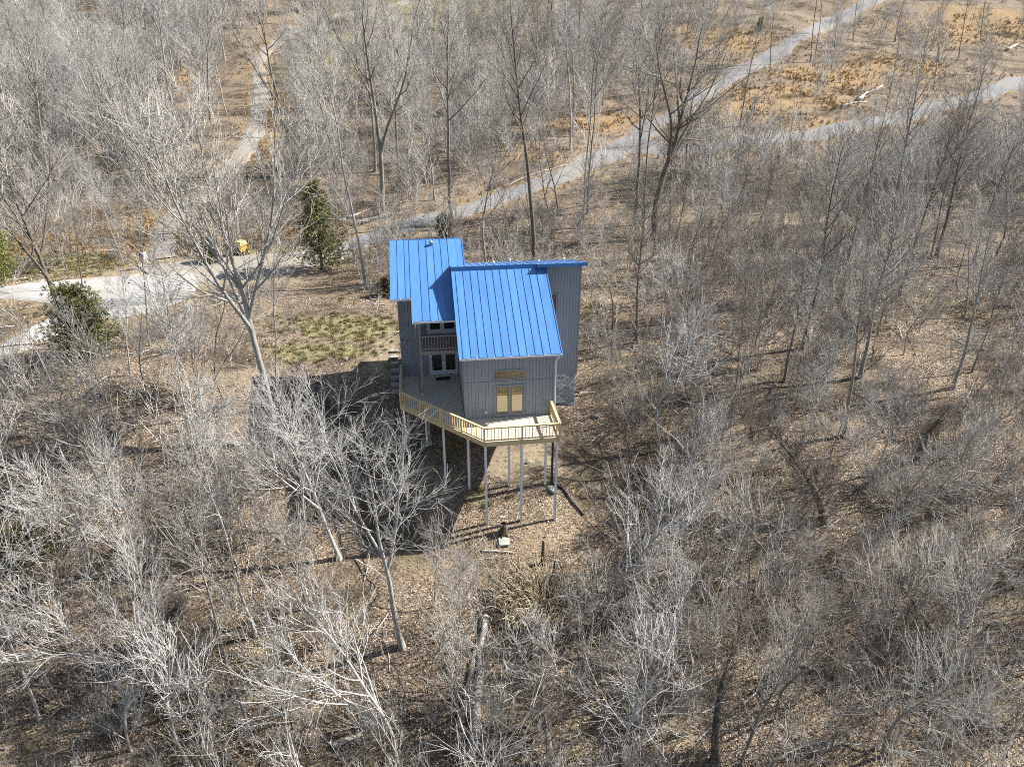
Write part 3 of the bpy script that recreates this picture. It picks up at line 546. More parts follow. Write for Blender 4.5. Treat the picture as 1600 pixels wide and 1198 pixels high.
(36.58, 50.5, 'slender', 0, 'brown', 0.64, 0.97, 0.08, -0.022, 'brownish slender bare tree well below the dark leaning tree'),
(27.15, 83.63, 'tall', 2, 'grey', 0.539, 3.31, -0.007, -0.051, 'grey tall bare tree right of the gnarled dark tree'),
(12.39, 54.1, 'short', 0, 'pale', 0.784, 2.46, -0.098, -0.063, 'pale low bare tree well up and right of the foundation wall'),
(36.2, 72.73, 'slender', 2, 'grey', 0.689, 0.35, -0.023, -0.048, 'grey slender bare tree close left of the thick grey tree'),
(30.94, 58.26, 'slender', 0, 'brown', 0.775, 3.09, -0.058, 0.027, 'brownish slender bare tree below the thick grey tree'),
(23.55, 52.38, 'tall', 2, 'brown', 0.815, 2.29, -0.01, -0.078, 'brownish tall bare tree well down and left of the thick grey tree'),
(12.5, 44.74, 'slender', 1, 'brown', 0.642, 5.6, -0.018, -0.007, 'brownish slender bare tree up and right of the pale shrubby tree'),
(45.79, 78.07, 'slender', 1, 'grey', 0.803, 6.0, -0.028, 0.015, 'grey slender bare tree close up and left of the dark leaning tree'),
(37.28, 78.25, 'short', 1, 'grey', 0.667, 1.37, -0.083, 0.011, 'grey low bare tree left of the thick grey tree'),
(40.52, 59.02, 'slender', 0, 'grey', 0.704, 2.34, -0.065, 0.055, 'grey slender bare tree below the dark leaning tree'),
(26.96, 48.98, 'tall', 2, 'pale', 0.812, 4.9, -0.013, 0.016, 'pale tall bare tree well above the viny slope trunk'),
(34.09, 48.56, 'tall', 0, 'pale', 0.648, 3.29, -0.039, 0.007, 'pale tall bare tree well below the dark leaning tree'),
(23.59, 60.33, 'short', 0, 'grey', 0.603, 2.02, -0.034, 0.032, 'grey low bare tree well down and left of the thick grey tree'),
(9.87, 51.36, 'tall', 2, 'brown', 0.67, 6.11, -0.056, -0.075, 'brownish tall bare tree up and right of the foundation wall'),
(32.01, 52.48, 'short', 0, 'grey', 0.677, 3.75, 0.047, -0.009, 'grey low bare tree well below the dark leaning tree'),
(30.33, 63.92, 'tall', 0, 'pale', 0.668, 1.62, -0.002, -0.04, 'pale tall bare tree down and left of the thick grey tree'),
(17.24, 66.04, 'short', 0, 'brown', 0.667, 4.39, 0.008, -0.004, 'left of two: brownish low bare tree down and right of the gnarled dark tree'),
(10.48, 33.22, 'short', 1, 'pale', 0.757, 2.77, -0.022, -0.005, 'pale low bare tree up and right of the white-trunked tree'),
(24.7, 36.91, 'short', 1, 'grey', 0.83, 0.71, 0.032, -0.039, 'grey low bare tree right of the viny slope trunk'),
(27.2, 37.58, 'short', 1, 'grey', 0.938, 1.61, -0.076, -0.04, 'grey low bare tree well right of the viny slope trunk'),
(30.36, 39.8, 'short', 2, 'pale', 0.721, 3.54, 0.047, 0.026, 'pale low bare tree well right of the viny slope trunk'),
(13.36, 24.48, 'short', 2, 'brown', 0.755, 5.02, -0.082, 0.007, 'leftmost brownish low bare tree well left of the viny corner trunk'),
(31.08, 33.5, 'short', 2, 'brown', 0.623, 6.09, -0.069, -0.001, 'brownish low bare tree up and right of the viny corner trunk'),
(21.9, 28.64, 'short', 0, 'grey', 0.783, 4.5, -0.1, 0.004, 'grey low bare tree left of the viny corner trunk'),
(12.69, 37.6, 'short', 1, 'grey', 0.692, 0.14, 0.027, -0.02, 'grey low bare tree down and right of the pale shrubby tree'),
(9.9, 29.87, 'short', 1, 'grey', 0.562, 5.92, -0.047, 0.042, 'grey low bare tree right of the white-trunked tree'),
(7.81, 39.04, 'short', 2, 'brown', 0.705, 2.8, -0.038, -0.016, 'brownish low bare tree close down and left of the pale shrubby tree'),
(11.81, 27.15, 'short', 0, 'brown', 0.627, 1.81, -0.023, 0.019, 'brownish low bare tree well right of the white-trunked tree'),
(12.39, 40.44, 'short', 1, 'pale', 0.546, 1.04, 0.051, 0.0, 'pale low bare tree close right of the pale shrubby tree'),
(15.97, 27.9, 'short', 2, 'brown', 0.601, 5.11, 0.035, -0.047, 'second from left: brownish low bare tree well left of the viny corner trunk'),
(14.34, 41.21, 'short', 0, 'brown', 0.571, 2.44, 0.011, -0.027, 'brownish low bare tree right of the pale shrubby tree'),
(19.75, 30.36, 'short', 1, 'brown', 0.543, 5.02, -0.011, 0.007, 'rightmost brownish low bare tree well left of the viny corner trunk'),
(7.65, 33.76, 'short', 1, 'grey', 0.756, 1.63, -0.012, -0.028, 'grey low bare tree above the white-trunked tree'),
(18.12, 22.88, 'short', 2, 'pale', 0.904, 4.35, -0.012, -0.008, 'pale low bare tree well down and left of the viny corner trunk'),
(19.33, 32.58, 'short', 0, 'brown', 0.58, 2.09, -0.095, -0.039, 'brownish low bare tree below the viny slope trunk'),
(21.12, 39.58, 'short', 1, 'grey', 0.734, 0.47, -0.065, -0.041, 'grey low bare tree close above the viny slope trunk'),
(35.19, 39.77, 'short', 2, 'grey', 0.95, 1.34, 0.101, -0.019, 'grey low bare tree well above the viny corner trunk'),
(7.94, 30.51, 'short', 0, 'grey', 0.522, 0.66, 0.031, -0.019, 'grey low bare tree close right of the white-trunked tree'),
(13.76, 31.27, 'short', 1, 'grey', 0.861, 4.74, 0.008, -0.01, 'grey low bare tree well down and left of the viny slope trunk'),
(24.84, 40.28, 'short', 0, 'pale', 0.934, 1.36, -0.04, -0.024, 'pale low bare tree up and right of the viny slope trunk'),
(14.34, 26.43, 'short', 2, 'grey', 0.574, 6.23, -0.008, -0.008, 'grey low bare tree well left of the viny corner trunk'),
(15.72, 23.16, 'short', 1, 'brown', 0.531, 2.75, -0.005, 0.028, 'brownish low bare tree well down and left of the viny corner trunk'),
(15.89, 31.6, 'short', 1, 'grey', 0.638, 4.01, 0.07, -0.018, 'grey low bare tree below the viny slope trunk'),
(16.57, 34.45, 'short', 2, 'brown', 0.703, 5.27, -0.026, -0.039, 'brownish low bare tree down and left of the viny slope trunk'),
(27.1, 30.48, 'short', 1, 'grey', 0.694, 4.6, 0.037, -0.074, 'grey low bare tree close up and right of the viny corner trunk'),
(-22.81, 29.64, 'short', 0, 'pale', 0.902, 2.31, -0.042, 0.022, 'pale low bare tree well above the lower left corner'),
(-28.83, 31.51, 'short', 2, 'grey', 0.857, 2.51, -0.02, -0.008, 'leftmost grey low bare tree well below the drive-side cedar'),
(-19.91, 28.18, 'short', 1, 'pale', 0.573, 3.51, 0.01, -0.002, 'pale low bare tree well up and right of the lower left corner'),
(-22.64, 23.13, 'slender', 0, 'pale', 0.942, 5.11, 0.006, 0.016, 'pale slender bare tree up and right of the lower left corner'),
(-31.36, 39.22, 'short', 1, 'pale', 0.77, 5.71, 0.027, -0.005, 'right of two: pale low bare tree well down and left of the drive-side cedar'),
(-16.22, 32.34, 'short', 0, 'pale', 0.636, 3.03, 0.066, -0.006, 'right of two: pale low bare tree well left of the crooked white tree'),
(-24.12, 34.09, 'short', 2, 'grey', 0.921, 3.87, 0.051, 0.041, 'rightmost grey low bare tree well below the drive-side cedar'),
(-28.63, 36.43, 'short', 0, 'grey', 0.892, 1.06, 0.028, -0.051, 'second from left: grey low bare tree well below the drive-side cedar'),
(-25.05, 29.11, 'slender', 2, 'pale', 0.709, 5.23, 0.041, 0.004, 'pale slender bare tree well above the lower left corner'),
(-17.49, 24.65, 'short', 0, 'pale', 0.851, 5.54, -0.048, -0.012, 'right of two: pale low bare tree well right of the lower left corner'),
(-12.87, 23.37, 'slender', 2, 'grey', 0.863, 0.13, -0.0, -0.031, 'grey slender bare tree well down and left of the crooked white tree'),
(-26.88, 41.02, 'short', 1, 'pale', 0.781, 0.49, 0.042, -0.0, 'pale low bare tree below the drive-side cedar'),
(-22.83, 26.98, 'short', 1, 'grey', 0.909, 2.14, -0.061, 0.003, 'grey low bare tree well up and right of the lower left corner'),
(-19.34, 36.45, 'slender', 0, 'pale', 0.793, 4.57, 0.027, 0.019, 'pale slender bare tree well up and left of the crooked white tree'),
(-24.94, 23.4, 'short', 2, 'grey', 0.618, 4.58, -0.034, -0.002, 'grey low bare tree above the lower left corner'),
(-23.64, 40.77, 'short', 2, 'grey', 0.666, 5.6, -0.09, -0.055, 'grey low bare tree down and right of the drive-side cedar'),
(-25.81, 42.92, 'short', 2, 'pale', 0.672, 1.35, 0.005, 0.056, 'pale low bare tree down and right of the drive-side cedar'),
(-18.49, 38.33, 'short', 1, 'pale', 0.581, 1.13, 0.018, -0.02, 'pale low bare tree well up and left of the crooked white tree'),
(-31.45, 35.87, 'short', 0, 'pale', 0.942, 0.47, -0.025, 0.1, 'left of two: pale low bare tree well down and left of the drive-side cedar'),
(-19.57, 30.5, 'short', 2, 'pale', 0.744, 2.84, 0.136, -0.042, 'left of two: pale low bare tree well left of the crooked white tree'),
(-13.57, 27.49, 'slender', 2, 'pale', 0.846, 1.19, -0.021, -0.094, 'pale slender bare tree well down and left of the crooked white tree'),
(-18.83, 40.9, 'short', 0, 'grey', 0.882, 3.85, -0.041, -0.015, 'grey low bare tree well below the yellow machine'),
(-20.7, 41.87, 'short', 0, 'pale', 0.599, 5.35, -0.035, -0.027, 'pale low bare tree well down and right of the drive-side cedar'),
(-17.9, 22.06, 'short', 2, 'pale', 0.724, 0.23, -0.005, -0.008, 'left of two: pale low bare tree well right of the lower left corner'),
(3.55, 27.28, 'short', 2, 'grey', 0.592, 4.2, -0.073, 0.043, 'grey low bare tree down and left of the white-trunked tree'),
(-1.82, 28.45, 'short', 0, 'pale', 0.539, 0.52, 0.014, 0.019, 'pale low bare tree above the rotten trunk'),
(5.56, 26.87, 'short', 0, 'pale', 0.638, 2.29, 0.104, 0.046, 'pale low bare tree below the white-trunked tree'),
(-2.96, 25.04, 'short', 2, 'grey', 0.717, 1.1, 0.015, 0.121, 'grey low bare tree close left of the rotten trunk'),
(2.22, 24.51, 'short', 0, 'pale', 0.705, 0.64, 0.008, -0.009, 'pale low bare tree right of the rotten trunk'),
(-4.34, 29.58, 'short', 2, 'grey', 0.49, 1.27, 0.054, -0.005, 'grey low bare tree above the rotten trunk'),
(-11.19, 29.02, 'short', 2, 'grey', 0.737, 4.46, -0.021, 0.052, 'grey low bare tree below the crooked white tree'),
(-0.64, 23.03, 'short', 1, 'grey', 0.504, 0.27, 0.003, 0.059, 'grey low bare tree below the rotten trunk'),
(-1.99, 75.64, 'slender', 0, 'grey', 0.625, 4.48, -0.083, 0.018, 'grey slender bare tree right of the left blue roof'),
(0.34, 74.43, 'short', 2, 'dark', 0.513, 1.1, 0.019, -0.02, 'dark low bare tree right of the left blue roof'),
(2.01, 75.78, 'slender', 1, 'grey', 0.676, 1.2, -0.043, 0.025, 'grey slender bare tree down and left of the main road'),
(12.66, 76.21, 'slender', 1, 'dark', 0.526, 4.5, -0.061, -0.001, 'dark slender bare tree close down and left of the gnarled dark tree'),
(7.24, 73.45, 'slender', 1, 'grey', 0.683, 1.92, 0.045, 0.056, 'grey slender bare tree below the main road'),
(2.82, 71.55, 'short', 0, 'dark', 0.625, 1.38, 0.108, -0.029, 'dark low bare tree below the main road'),
(-33.65, 76.54, 'short', 1, 'brown', 0.591, 5.85, 0.02, 0.051, 'brownish low bare tree close left of the yellow machine'),
(-41.41, 66.16, 'short', 2, 'brown', 0.558, 1.16, -0.037, 0.02, 'right of two: brownish low bare tree above the drive-side cedar'),
(-44.01, 68.54, 'short', 1, 'grey', 0.574, 1.84, 0.033, 0.004, 'grey low bare tree above the drive-side cedar'),
(-43.69, 84.47, 'short', 2, 'brown', 0.615, 4.36, 0.024, -0.044, 'brownish low bare tree above the person'),
(-57.29, 83.94, 'short', 1, 'grey', 0.727, 3.34, 0.041, -0.026, 'grey low bare tree well up and left of the drive-side cedar'),
(-47.98, 80.61, 'slender', 0, 'grey', 0.559, 3.43, -0.015, 0.026, 'grey slender bare tree up and left of the person'),
(-44.92, 73.51, 'slender', 0, 'grey', 0.688, 2.82, -0.029, -0.03, 'grey slender bare tree left of the person'),
(-45.31, 66.42, 'short', 2, 'pale', 0.563, 4.41, 0.009, 0.011, 'pale low bare tree up and left of the drive-side cedar'),
(-31.06, 84.26, 'short', 0, 'grey', 0.651, 1.87, -0.005, 0.089, 'grey low bare tree close above the yellow machine'),
(-52.69, 86.8, 'short', 0, 'grey', 0.681, 2.92, 0.019, -0.012, 'grey low bare tree up and left of the person'),
(-47.91, 90.22, 'short', 2, 'grey', 0.769, 6.2, 0.015, 0.055, 'grey low bare tree above the person'),
(-47.35, 73.61, 'short', 1, 'brown', 0.788, 2.12, 0.048, -0.052, 'left of two: brownish low bare tree above the drive-side cedar')]
EVERGREENS = [
(-18.5, 66.14, 8.4, 3.3, 'cedar', 1, 'large dark green cedar standing left of the left blue roof'),
(-30.41, 45.95, 4.8, 2.9, 'cedar', 2, 'bushy cedar with bare twigs between the drive and its spur', 'cedar_tree', 0.03, 1.2, 0.42),
(-46.18, 60.44, 5.8, 2.8, 'pine', 3, 'bright yellow-green conifer at the left edge above the drive'),
(59.38, 188.41, 3.2, 1.2, 'pine', 4, 'small round green cedar beside the far main road'),
(-7.25, 76.07, 3.0, 1.1, 'cedar_brown', 5, 'dull green young cedar at the foot of the straight trunk'),
(-26.09, 30.46, 2.4, 1.9, 'cedar_brown', 6, 'olive evergreen bush on the shaded left slope', 'evergreen_bush', 0.02, 0.7),
(-10.87, 58.51, 1.8, 0.9, 'cedar_brown', 7, 'small bronze-green cedar touching the left blue roof edge', 'cedar_tree', 0.02, 0.6),
(-29.71, 67.4, 2.6, 1.1, 'cedar_brown', 8, 'dull green young cedar by the yellow machine', 'cedar_tree', 0.02, 0.7)]

# ------------------------------------------------------------------ ground
def poly_dist(x, y, line):
    """distance from points to a polyline of (x, y, halfwidth), minus the half width"""
    best = np.full(np.shape(x), 1e9)
    for (ax, ay, aw), (bx, by, bw) in zip(line[:-1], line[1:]):
        dx, dy = bx - ax, by - ay
        t = np.clip(((x - ax) * dx + (y - ay) * dy) / (dx * dx + dy * dy + 1e-9), 0, 1)
        best = np.minimum(best, np.hypot(x - ax - t * dx, y - ay - t * dy) - (aw + t * (bw - aw)))
    return best

def road_dist(x, y):
    d = np.full(np.shape(x), 1e9)
    for line in ROADS.values():
        d = np.minimum(d, poly_dist(x, y, line))
    return d

def patch(x, y, kind):
    w = np.zeros(np.shape(x))
    for (px, py, rx, ry, k) in PATCHES:
        if k == kind:
            q = ((x - px) / rx) ** 2 + ((y - py) / ry) ** 2
            w = np.maximum(w, np.exp(-q))
    return w

def ground_material():
    m, n, l, p = nt('leaf_covered_ground')
    v = objcoord(n, l)
    at = n.new('ShaderNodeAttribute'); at.attribute_name = 'cover'
    sp = n.new('ShaderNodeSeparateColor'); l.new(at.outputs['Color'], sp.inputs[0])
    # leaf litter: small flakes of several browns
    vo = n.new('ShaderNodeTexVoronoi'); vo.inputs['Scale'].default_value = 19; l.new(v, vo.inputs['Vector'])
    s2 = n.new('ShaderNodeSeparateColor'); l.new(vo.outputs['Color'], s2.inputs[0])
    litter = ramp(n, l, s2.outputs[0], [(0, (.04, .028, .019)), (.3, (.125, .09, .062)), (.6, (.215, .162, .116)), (.85, (.33, .265, .198)), (1, (.55, .47, .38))])
    big = noise(n, l, .16, 6, v, .65)
    litter = mixc(n, l, ramp(n, l, big, [(.47, (0, 0, 0)), (.60, (.85, .85, .85))]), litter, (.06, .047, .034))
    drift = noise(n, l, .33, 6, v, .7)
    litter = mixc(n, l, ramp(n, l, drift, [(.50, (0, 0, 0)), (.66, (.75, .75, .75))]), litter, (.29, .23, .15))
    damp = noise(n, l, 1.7, 5, v, .7)
    litter = mixc(n, l, ramp(n, l, damp, [(.52, (0, 0, 0)), (.64, (.6, .6, .6))]), litter, (.085, .065, .043))
    mossy = noise(n, l, .55, 5, v, .7)
    litter = mixc(n, l, ramp(n, l, mossy, [(.58, (0, 0, 0)), (.68, (.55, .55, .55))]), litter, (.13, .125, .052))
    fine = noise(n, l, 3.2, 6, v, .7)
    straw = ramp(n, l, fine, [(.3, (.15, .098, .05)), (.5, (.27, .185, .10)), (.7, (.41, .30, .17))])
    green = ramp(n, l, fine, [(.32, (.10, .095, .045)), (.55, (.23, .205, .105)), (.72, (.38, .32, .19))])
    soil = ramp(n, l, fine, [(.3, (.19, .15, .10)), (.7, (.36, .30, .21))])
    mid = noise(n, l, .9, 4, v)
    def thresh(ch):
        a = n.new('ShaderNodeMath'); a.operation = 'MULTIPLY_ADD'
        l.new(mid, a.inputs[0]); a.inputs[1].default_value = .9
        b = n.new('ShaderNodeMath'); b.operation = 'ADD'; l.new(sp.outputs[ch], b.inputs[0]); b.inputs[1].default_value = -.45
        l.new(b.outputs[0], a.inputs[2])
        r = n.new('ShaderNodeMapRange'); r.inputs[1].default_value = .38; r.inputs[2].default_value = .68
        l.new(a.outputs[0], r.inputs[0])
        return r.outputs[0]
    c = mixc(n, l, thresh(0), litter, straw)
    c = mixc(n, l, thresh(1), c, green)
    c = mixc(n, l, thresh(2), c, soil)
    l.new(c, p.inputs['Base Color'])
    p.inputs['Roughness'].default_value = .95; p.inputs['Specular IOR Level'].default_value = .15
    l.new(bump(n, l, s2.outputs[1], .6, .06), p.inputs['Normal'])
    return m

M['ground'] = ground_material()
def build_ground():
    ny, nx = 430, 330
    s = np.linspace(0, 1, ny)
    Y = -30 + 120 * s + 330 * s ** 2.6
    u = np.linspace(-1, 1, nx)
    U, YY = np.meshgrid(u, Y)
    W = 34 + .80 * np.maximum(YY, 0) + .04 * np.maximum(YY - 90, 0)
    X = U * W
    Z = terrain(X, YY)
    V = np.stack([X, YY, Z], -1).reshape(-1, 3)
    i = np.arange((ny - 1) * nx).reshape(ny - 1, nx)[:, :-1].ravel()
    F = np.stack([i, i + 1, i + nx + 1, i + nx], -1)
    me = grid_mesh('ground', V, F, M['ground'])
    x, y = V[:, 0].astype(float), V[:, 1].astype(float)
    rd = road_dist(x, y)
    a, b = to_house(x, y)
    straw = np.maximum(patch(x, y, 'straw'), .55 * np.exp(-np.maximum(rd, 0) / 3.0))
    straw = np.maximum(straw, .30 * sstep(60, 90, y))
    green = patch(x, y, 'green')
    soil = np.maximum(patch(x, y, 'soil'), .5 * np.exp(-np.maximum(rd, 0) / .7))
    at = me.color_attributes.new('cover', 'FLOAT_COLOR', 'POINT')
    at.data.foreach_set('color', np.stack([straw, green, soil, np.ones_like(x)], -1).astype(np.float32).ravel())
    tag(link('ground', me), kind='structure')
build_ground()

def gravel(name, c, dirt, fine=9):
    m, n, l, p = nt(name)
    v = objcoord(n, l)
    f = noise(n, l, fine, 6, v, .7)
    col = ramp(n, l, f, [(.3, tuple(k * .72 for k in c)), (.7, tuple(min(1, k * 1.2) for k in c))])
    g = noise(n, l, .35, 5, v)
    col = mixc(n, l, ramp(n, l, g, [(.45, (0, 0, 0)), (.66, (.75, .75, .75))]), col, dirt)
    at = n.new('ShaderNodeAttribute'); at.attribute_name = 'across'
    cr = ramp(n, l, at.outputs['Fac'], [(0, (.85, .85, .85)), (.14, (.45, .45, .45)), (.3, (0, 0, 0)), (.55, (.05, .05, .05)), (.8, (.55, .55, .55)), (1, (1, 1, 1))])
    w = noise(n, l, 1.1, 6, v, .75)
    mm = n.new('ShaderNodeMath'); mm.operation = 'MULTIPLY'; l.new(cr, mm.inputs[0])
    l.new(ramp(n, l, w, [(.42, (.0, .0, .0)), (.68, (.9, .9, .9))]), mm.inputs[1])
    col = mixc(n, l, mm.outputs[0], col, (.235, .18, .115))
    l.new(col, p.inputs['Base Color']); p.inputs['Roughness'].default_value = .95; p.inputs['Specular IOR Level'].default_value = .2
    l.new(bump(n, l, f, .5, .04), p.inputs['Normal'])
    return m
M['gravel'] = gravel('grey_gravel', (.20, .205, .215), (.25, .225, .19))
M['pale_gravel'] = gravel('pale_gravel', (.37, .37, .37), (.32, .295, .26))
M['track'] = gravel('worn_track', (.28, .265, .24), (.25, .20, .15))

def strip(name, line, mat, lift):
    """a ribbon draped on the ground along (x, y, halfwidth), with ragged edges"""
    pts = []
    for (ax, ay, aw), (bx, by, bw) in zip(line[:-1], line[1:]):
        L = math.hypot(bx - ax, by - ay); k = max(1, int(L / .6))
        for i in range(k):
            t = i / k; pts.append((ax + t * (bx - ax), ay + t * (by - ay), aw + t * (bw - aw)))
    pts.append(line[-1])
    P = np.array(pts, float)
    for _ in range(4):
        P[1:-1] = .25 * P[:-2] + .5 * P[1:-1] + .25 * P[2:]
    T = np.gradient(P[:, :2], axis=0); T /= np.linalg.norm(T, axis=1)[:, None] + 1e-9
    N = np.stack([-T[:, 1], T[:, 0]], -1)
    nc = 13
    c = np.linspace(-1, 1, nc)
    wl = P[:, 2] + 1.0 * vnoise(P[:, 0] / 1.1, P[:, 1] / 1.1, 11) + .7 * vnoise(P[:, 0] / 3.4, P[:, 1] / 3.4, 12)
    wr = P[:, 2] + 1.0 * vnoise(P[:, 0] / 1.1, P[:, 1] / 1.1, 13) + .7 * vnoise(P[:, 0] / 3.4, P[:, 1] / 3.4, 14)
    w = np.where(c[None, :] > 0, wl[:, None], wr[:, None]) * c[None, :]
    X = P[:, 0:1] + N[:, 0:1] * w; Y = P[:, 1:2] + N[:, 1:2] * w
    Z = terrain(X, Y) + lift + .06 * (1 - c[None, :] ** 2) - .10 * (np.abs(c[None, :]) > .99)
    V = np.stack([X, Y, Z], -1).reshape(-1, 3)
    i = np.arange((len(P) - 1) * nc).reshape(-1, nc)[:, :-1].ravel()
    F = np.stack([i + 1, i, i + nc, i + nc + 1], -1)
    me = grid_mesh(name, V, F, mat)
    me.attributes.new('across', 'FLOAT', 'POINT').data.foreach_set('value', np.tile(np.abs(c), len(P)).astype(np.float32))
    return tag(link(name, me), kind='structure')
strip('track', ROADS['track'], M['track'], .075)
strip('lower_road', ROADS['lower_road'], M['gravel'], .085)
strip('main_road', ROADS['main_road'], M['gravel'], .095)
strip('drive_spur', ROADS['drive_spur'], M['pale_gravel'], .105)
strip('dirt_drive', ROADS['dirt_drive'], M['track'], .11)
strip('driveway', ROADS['driveway'], M['pale_gravel'], .125)

# ------------------------------------------------------------------ the house (local frame: a along the front, b to the back, z up; deck top = 0)
house = tag(empty('house', (HO[0], HO[1], 0), YAW), 'grey plywood-sided house with standing-seam blue metal roofs above the wooden deck', 'house')

zf = lambda b: 4.11 + .56 * (b - 2.66)          # front roof surface
zl = lambda b: 5.9 + .43 * (b - 7.24)           # left roof surface
zm = lambda b: 7.82 - .25 * (b - 8.33)          # rear roof surface, falling to the back

def profile(name, a0, a1, prof, mat, parent):
    """profile [(b, z)] counter-clockwise seen from +a, extruded along a"""
    n = len(prof); m = MB()
    m.add([(a0, b, z) for b, z in prof] + [(a1, b, z) for b, z in prof],
          [tuple(range(n - 1, -1, -1)), tuple(range(n, 2 * n))] + [(i, (i + 1) % n, n + (i + 1) % n, n + i) for i in range(n)])
    return m.build(name, mat, parent)

front_wall = profile('wall', -.85, 4.51, [(2.885, -.34), (8.74, -.34), (8.74, zf(8.74) - .17), (2.885, zf(2.885) - .14)], M['groove'], house)
left_wall = profile('wall', -4.64, -.2, [(9.515, -.12), (12.75, -.12), (12.75, zl(12.75) - .15), (9.515, zl(9.515) - .12)], M['groove'], house)
main_wall = profile('wall', -.19, 7.24, [(8.76, -.16), (13.9, -.16), (13.9, zm(13.9) - .12), (8.76, zm(8.76) - .12)], M['groove'], house)

profile('wall', -.86, -.205, [(8.765, 6.3), (10.38, 6.3), (10.38, zm(10.38) - .1), (8.765, zm(8.765) - .1)], M['groove'], house)

def siding(parent, p0, d, L, zb, zt, holes=(), step=.203, split=None):
    """vertical plywood strips on a wall face; p0 start, d direction, outward = right-hand side of d"""
    m = MB()
    nx, ny = d[1], -d[0]
    cuts = sorted(set([0, L] + [h for q in holes for h in q[:2]] + [i * step for i in range(1, int(L / step) + 1) if L - i * step > .03]))
    for s0, s1 in zip(cuts[:-1], cuts[1:]):
        mid = (s0 + s1) / 2
        g0 = .007 if any(abs(s0 - k * step) < 1e-6 for k in range(1, 99)) else 0
        g1 = .007 if any(abs(s1 - k * step) < 1e-6 for k in range(1, 99)) else 0
        u0, u1 = s0 + g0, s1 - g1
        if u1 - u0 < .01: continue
        zs = [(zb, None)]
        segs = []
        cur = zb
        for q in sorted([q for q in holes if q[0] < mid < q[1]], key=lambda q: q[2]):
            segs.append((cur, q[2])); cur = q[3]
        segs.append((cur, None))
        out = []
        for z0, z1 in segs:
            if split and z0 < split - .05 and (z1 is None or z1 > split + .05):
                out += [(z0, split - .012), (split + .012, z1)]
            else: out.append((z0, z1))
        for z0, z1 in out:
            t0 = zt(u0) if z1 is None else z1
            t1 = zt(u1) if z1 is None else z1
            if min(t0, t1) - z0 < .02: continue
            P = lambda s, o, z: (p0[0] + d[0] * s + nx * o, p0[1] + d[1] * s + ny * o, z)
            m.prism([P(u0, 0, z0), P(u0, .022, z0), P(u1, .022, z0), P(u1, 0, z0)], [P(u0, 0, t0), P(u0, .022, t0), P(u1, .022, t1), P(u1, 0, t1)])
    o = m.build('siding', M['siding'], parent)
    o['kind'] = 'stuff'
    return o

FD = (.88, 2.76, .08, 2.15)                       # front door opening
TR = (.84, 2.80, 2.52, 3.14)                      # transom window
siding(front_wall, (-.86, 2.883), (1, 0), 5.38, -.30, lambda s: zf(2.88) - .15, [(FD[0] + .86, FD[1] + .86, FD[2], FD[3]), (TR[0] + .86, TR[1] + .86, TR[2], TR[3])], split=2.42)
siding(front_wall, (-.852, 8.7), (0, -1), 5.82, -.30, lambda s: zf(8.7 - s) - .17)
siding(front_wall, (4.512, 2.88), (0, 1), 5.82, -.30, lambda s: zf(2.88 + s) - .17)
LD = (-2.83, -.875, .0, 2.10)
UD = (-2.85, -.875, 3.0, 5.08)
siding(left_wall, (-4.66, 9.513), (1, 0), 3.785, -.10, lambda s: zl(9.5) - .13, [(LD[0] + 4.66, LD[1] + 4.66, LD[2], LD[3]), (UD[0] + 4.66, UD[1] + 4.66, UD[2], UD[3])], split=2.62)
siding(left_wall, (-4.642, 12.75), (0, -1), 3.24, -.10, lambda s: zl(12.75 - s) - .16)
siding(main_wall, (4.54, 8.758), (1, 0), 2.72, -.14, lambda s: zm(8.76) - .14, [(.50, 1.20, 4.25, 5.72)])
siding(main_wall, (7.242, 8.74), (0, 1), 5.15, -.14, lambda s: zm(8.74 + s) - .14)
siding(main_wall, (7.24, 13.902), (-1, 0), 7.4, -.14, lambda s: zm(13.9) - .14)
# grey board trims at the corners and under the eaves
for parent, x0, x1, y0, y1, z0, z1 in ((front_wall, -.905, -.80, 2.835, 2.858, -.3, 3.93), (left_wall, -4.69, -4.60, 9.468, 9.488, -.1, 6.7), (main_wall, 7.20, 7.29, 8.712, 8.733, -.14, 7.5)):
    MB().box(x0, x1, y0, y1, z0, z1).build('corner_trim', M['trim'], parent)

# front double door with its transom
def framed(parent, name, a0, a1, z0, z1, b, w, mat, depth=.05, bottom=None):
    m = MB()
    bt = w if bottom is None else bottom
    m.box(a0, a0 + w, b - depth, b, z0, z1); m.box(a1 - w, a1, b - depth, b, z0, z1)
    m.box(a0 + w, a1 - w, b - depth, b, z1 - w, z1); m.box(a0 + w, a1 - w, b - depth, b, z0, z0 + bt)
    return m.build(name, mat, parent)

M['door_brown'] = simple('taupe_door_paint', (.17, .145, .125), (.23, .20, .175), .6, 8, None, .05)
fr = framed(house, 'door_frame', FD[0], FD[1], FD[2], FD[3], 2.883, .09, M['trim'], .07, .12)
MB().box(1.775, 1.865, 2.806, 2.883, FD[2] + .12, FD[3] - .09).build('mullion', M['trim'], fr)
for a0, a1 in ((.972, 1.773), (1.867, 2.668)):
    d = framed(house, 'door', a0, a1, FD[2] + .122, FD[3] - .092, 2.878, .085, M['door_brown'], .045, .15)
    MB().box(a0 + .086, a1 - .086, 2.852, 2.866, FD[2] + .273, FD[3] - .178).build('pane', M['glass_sun'], d)
    MB().box(1.70 if a0 < 1.5 else 1.90, 1.73 if a0 < 1.5 else 1.93, 2.79, 2.832, 1.02, 1.16).build('handle', M['metal'], d)
tw = framed(house, 'window', TR[0], TR[1], TR[2], TR[3], 2.883, .075, M['trim'], .06)
MB().box(TR[0] + .076, TR[1] - .076, 2.85, 2.864, TR[2] + .076, TR[3] - .076).build('pane', M['glass_mid'], tw)
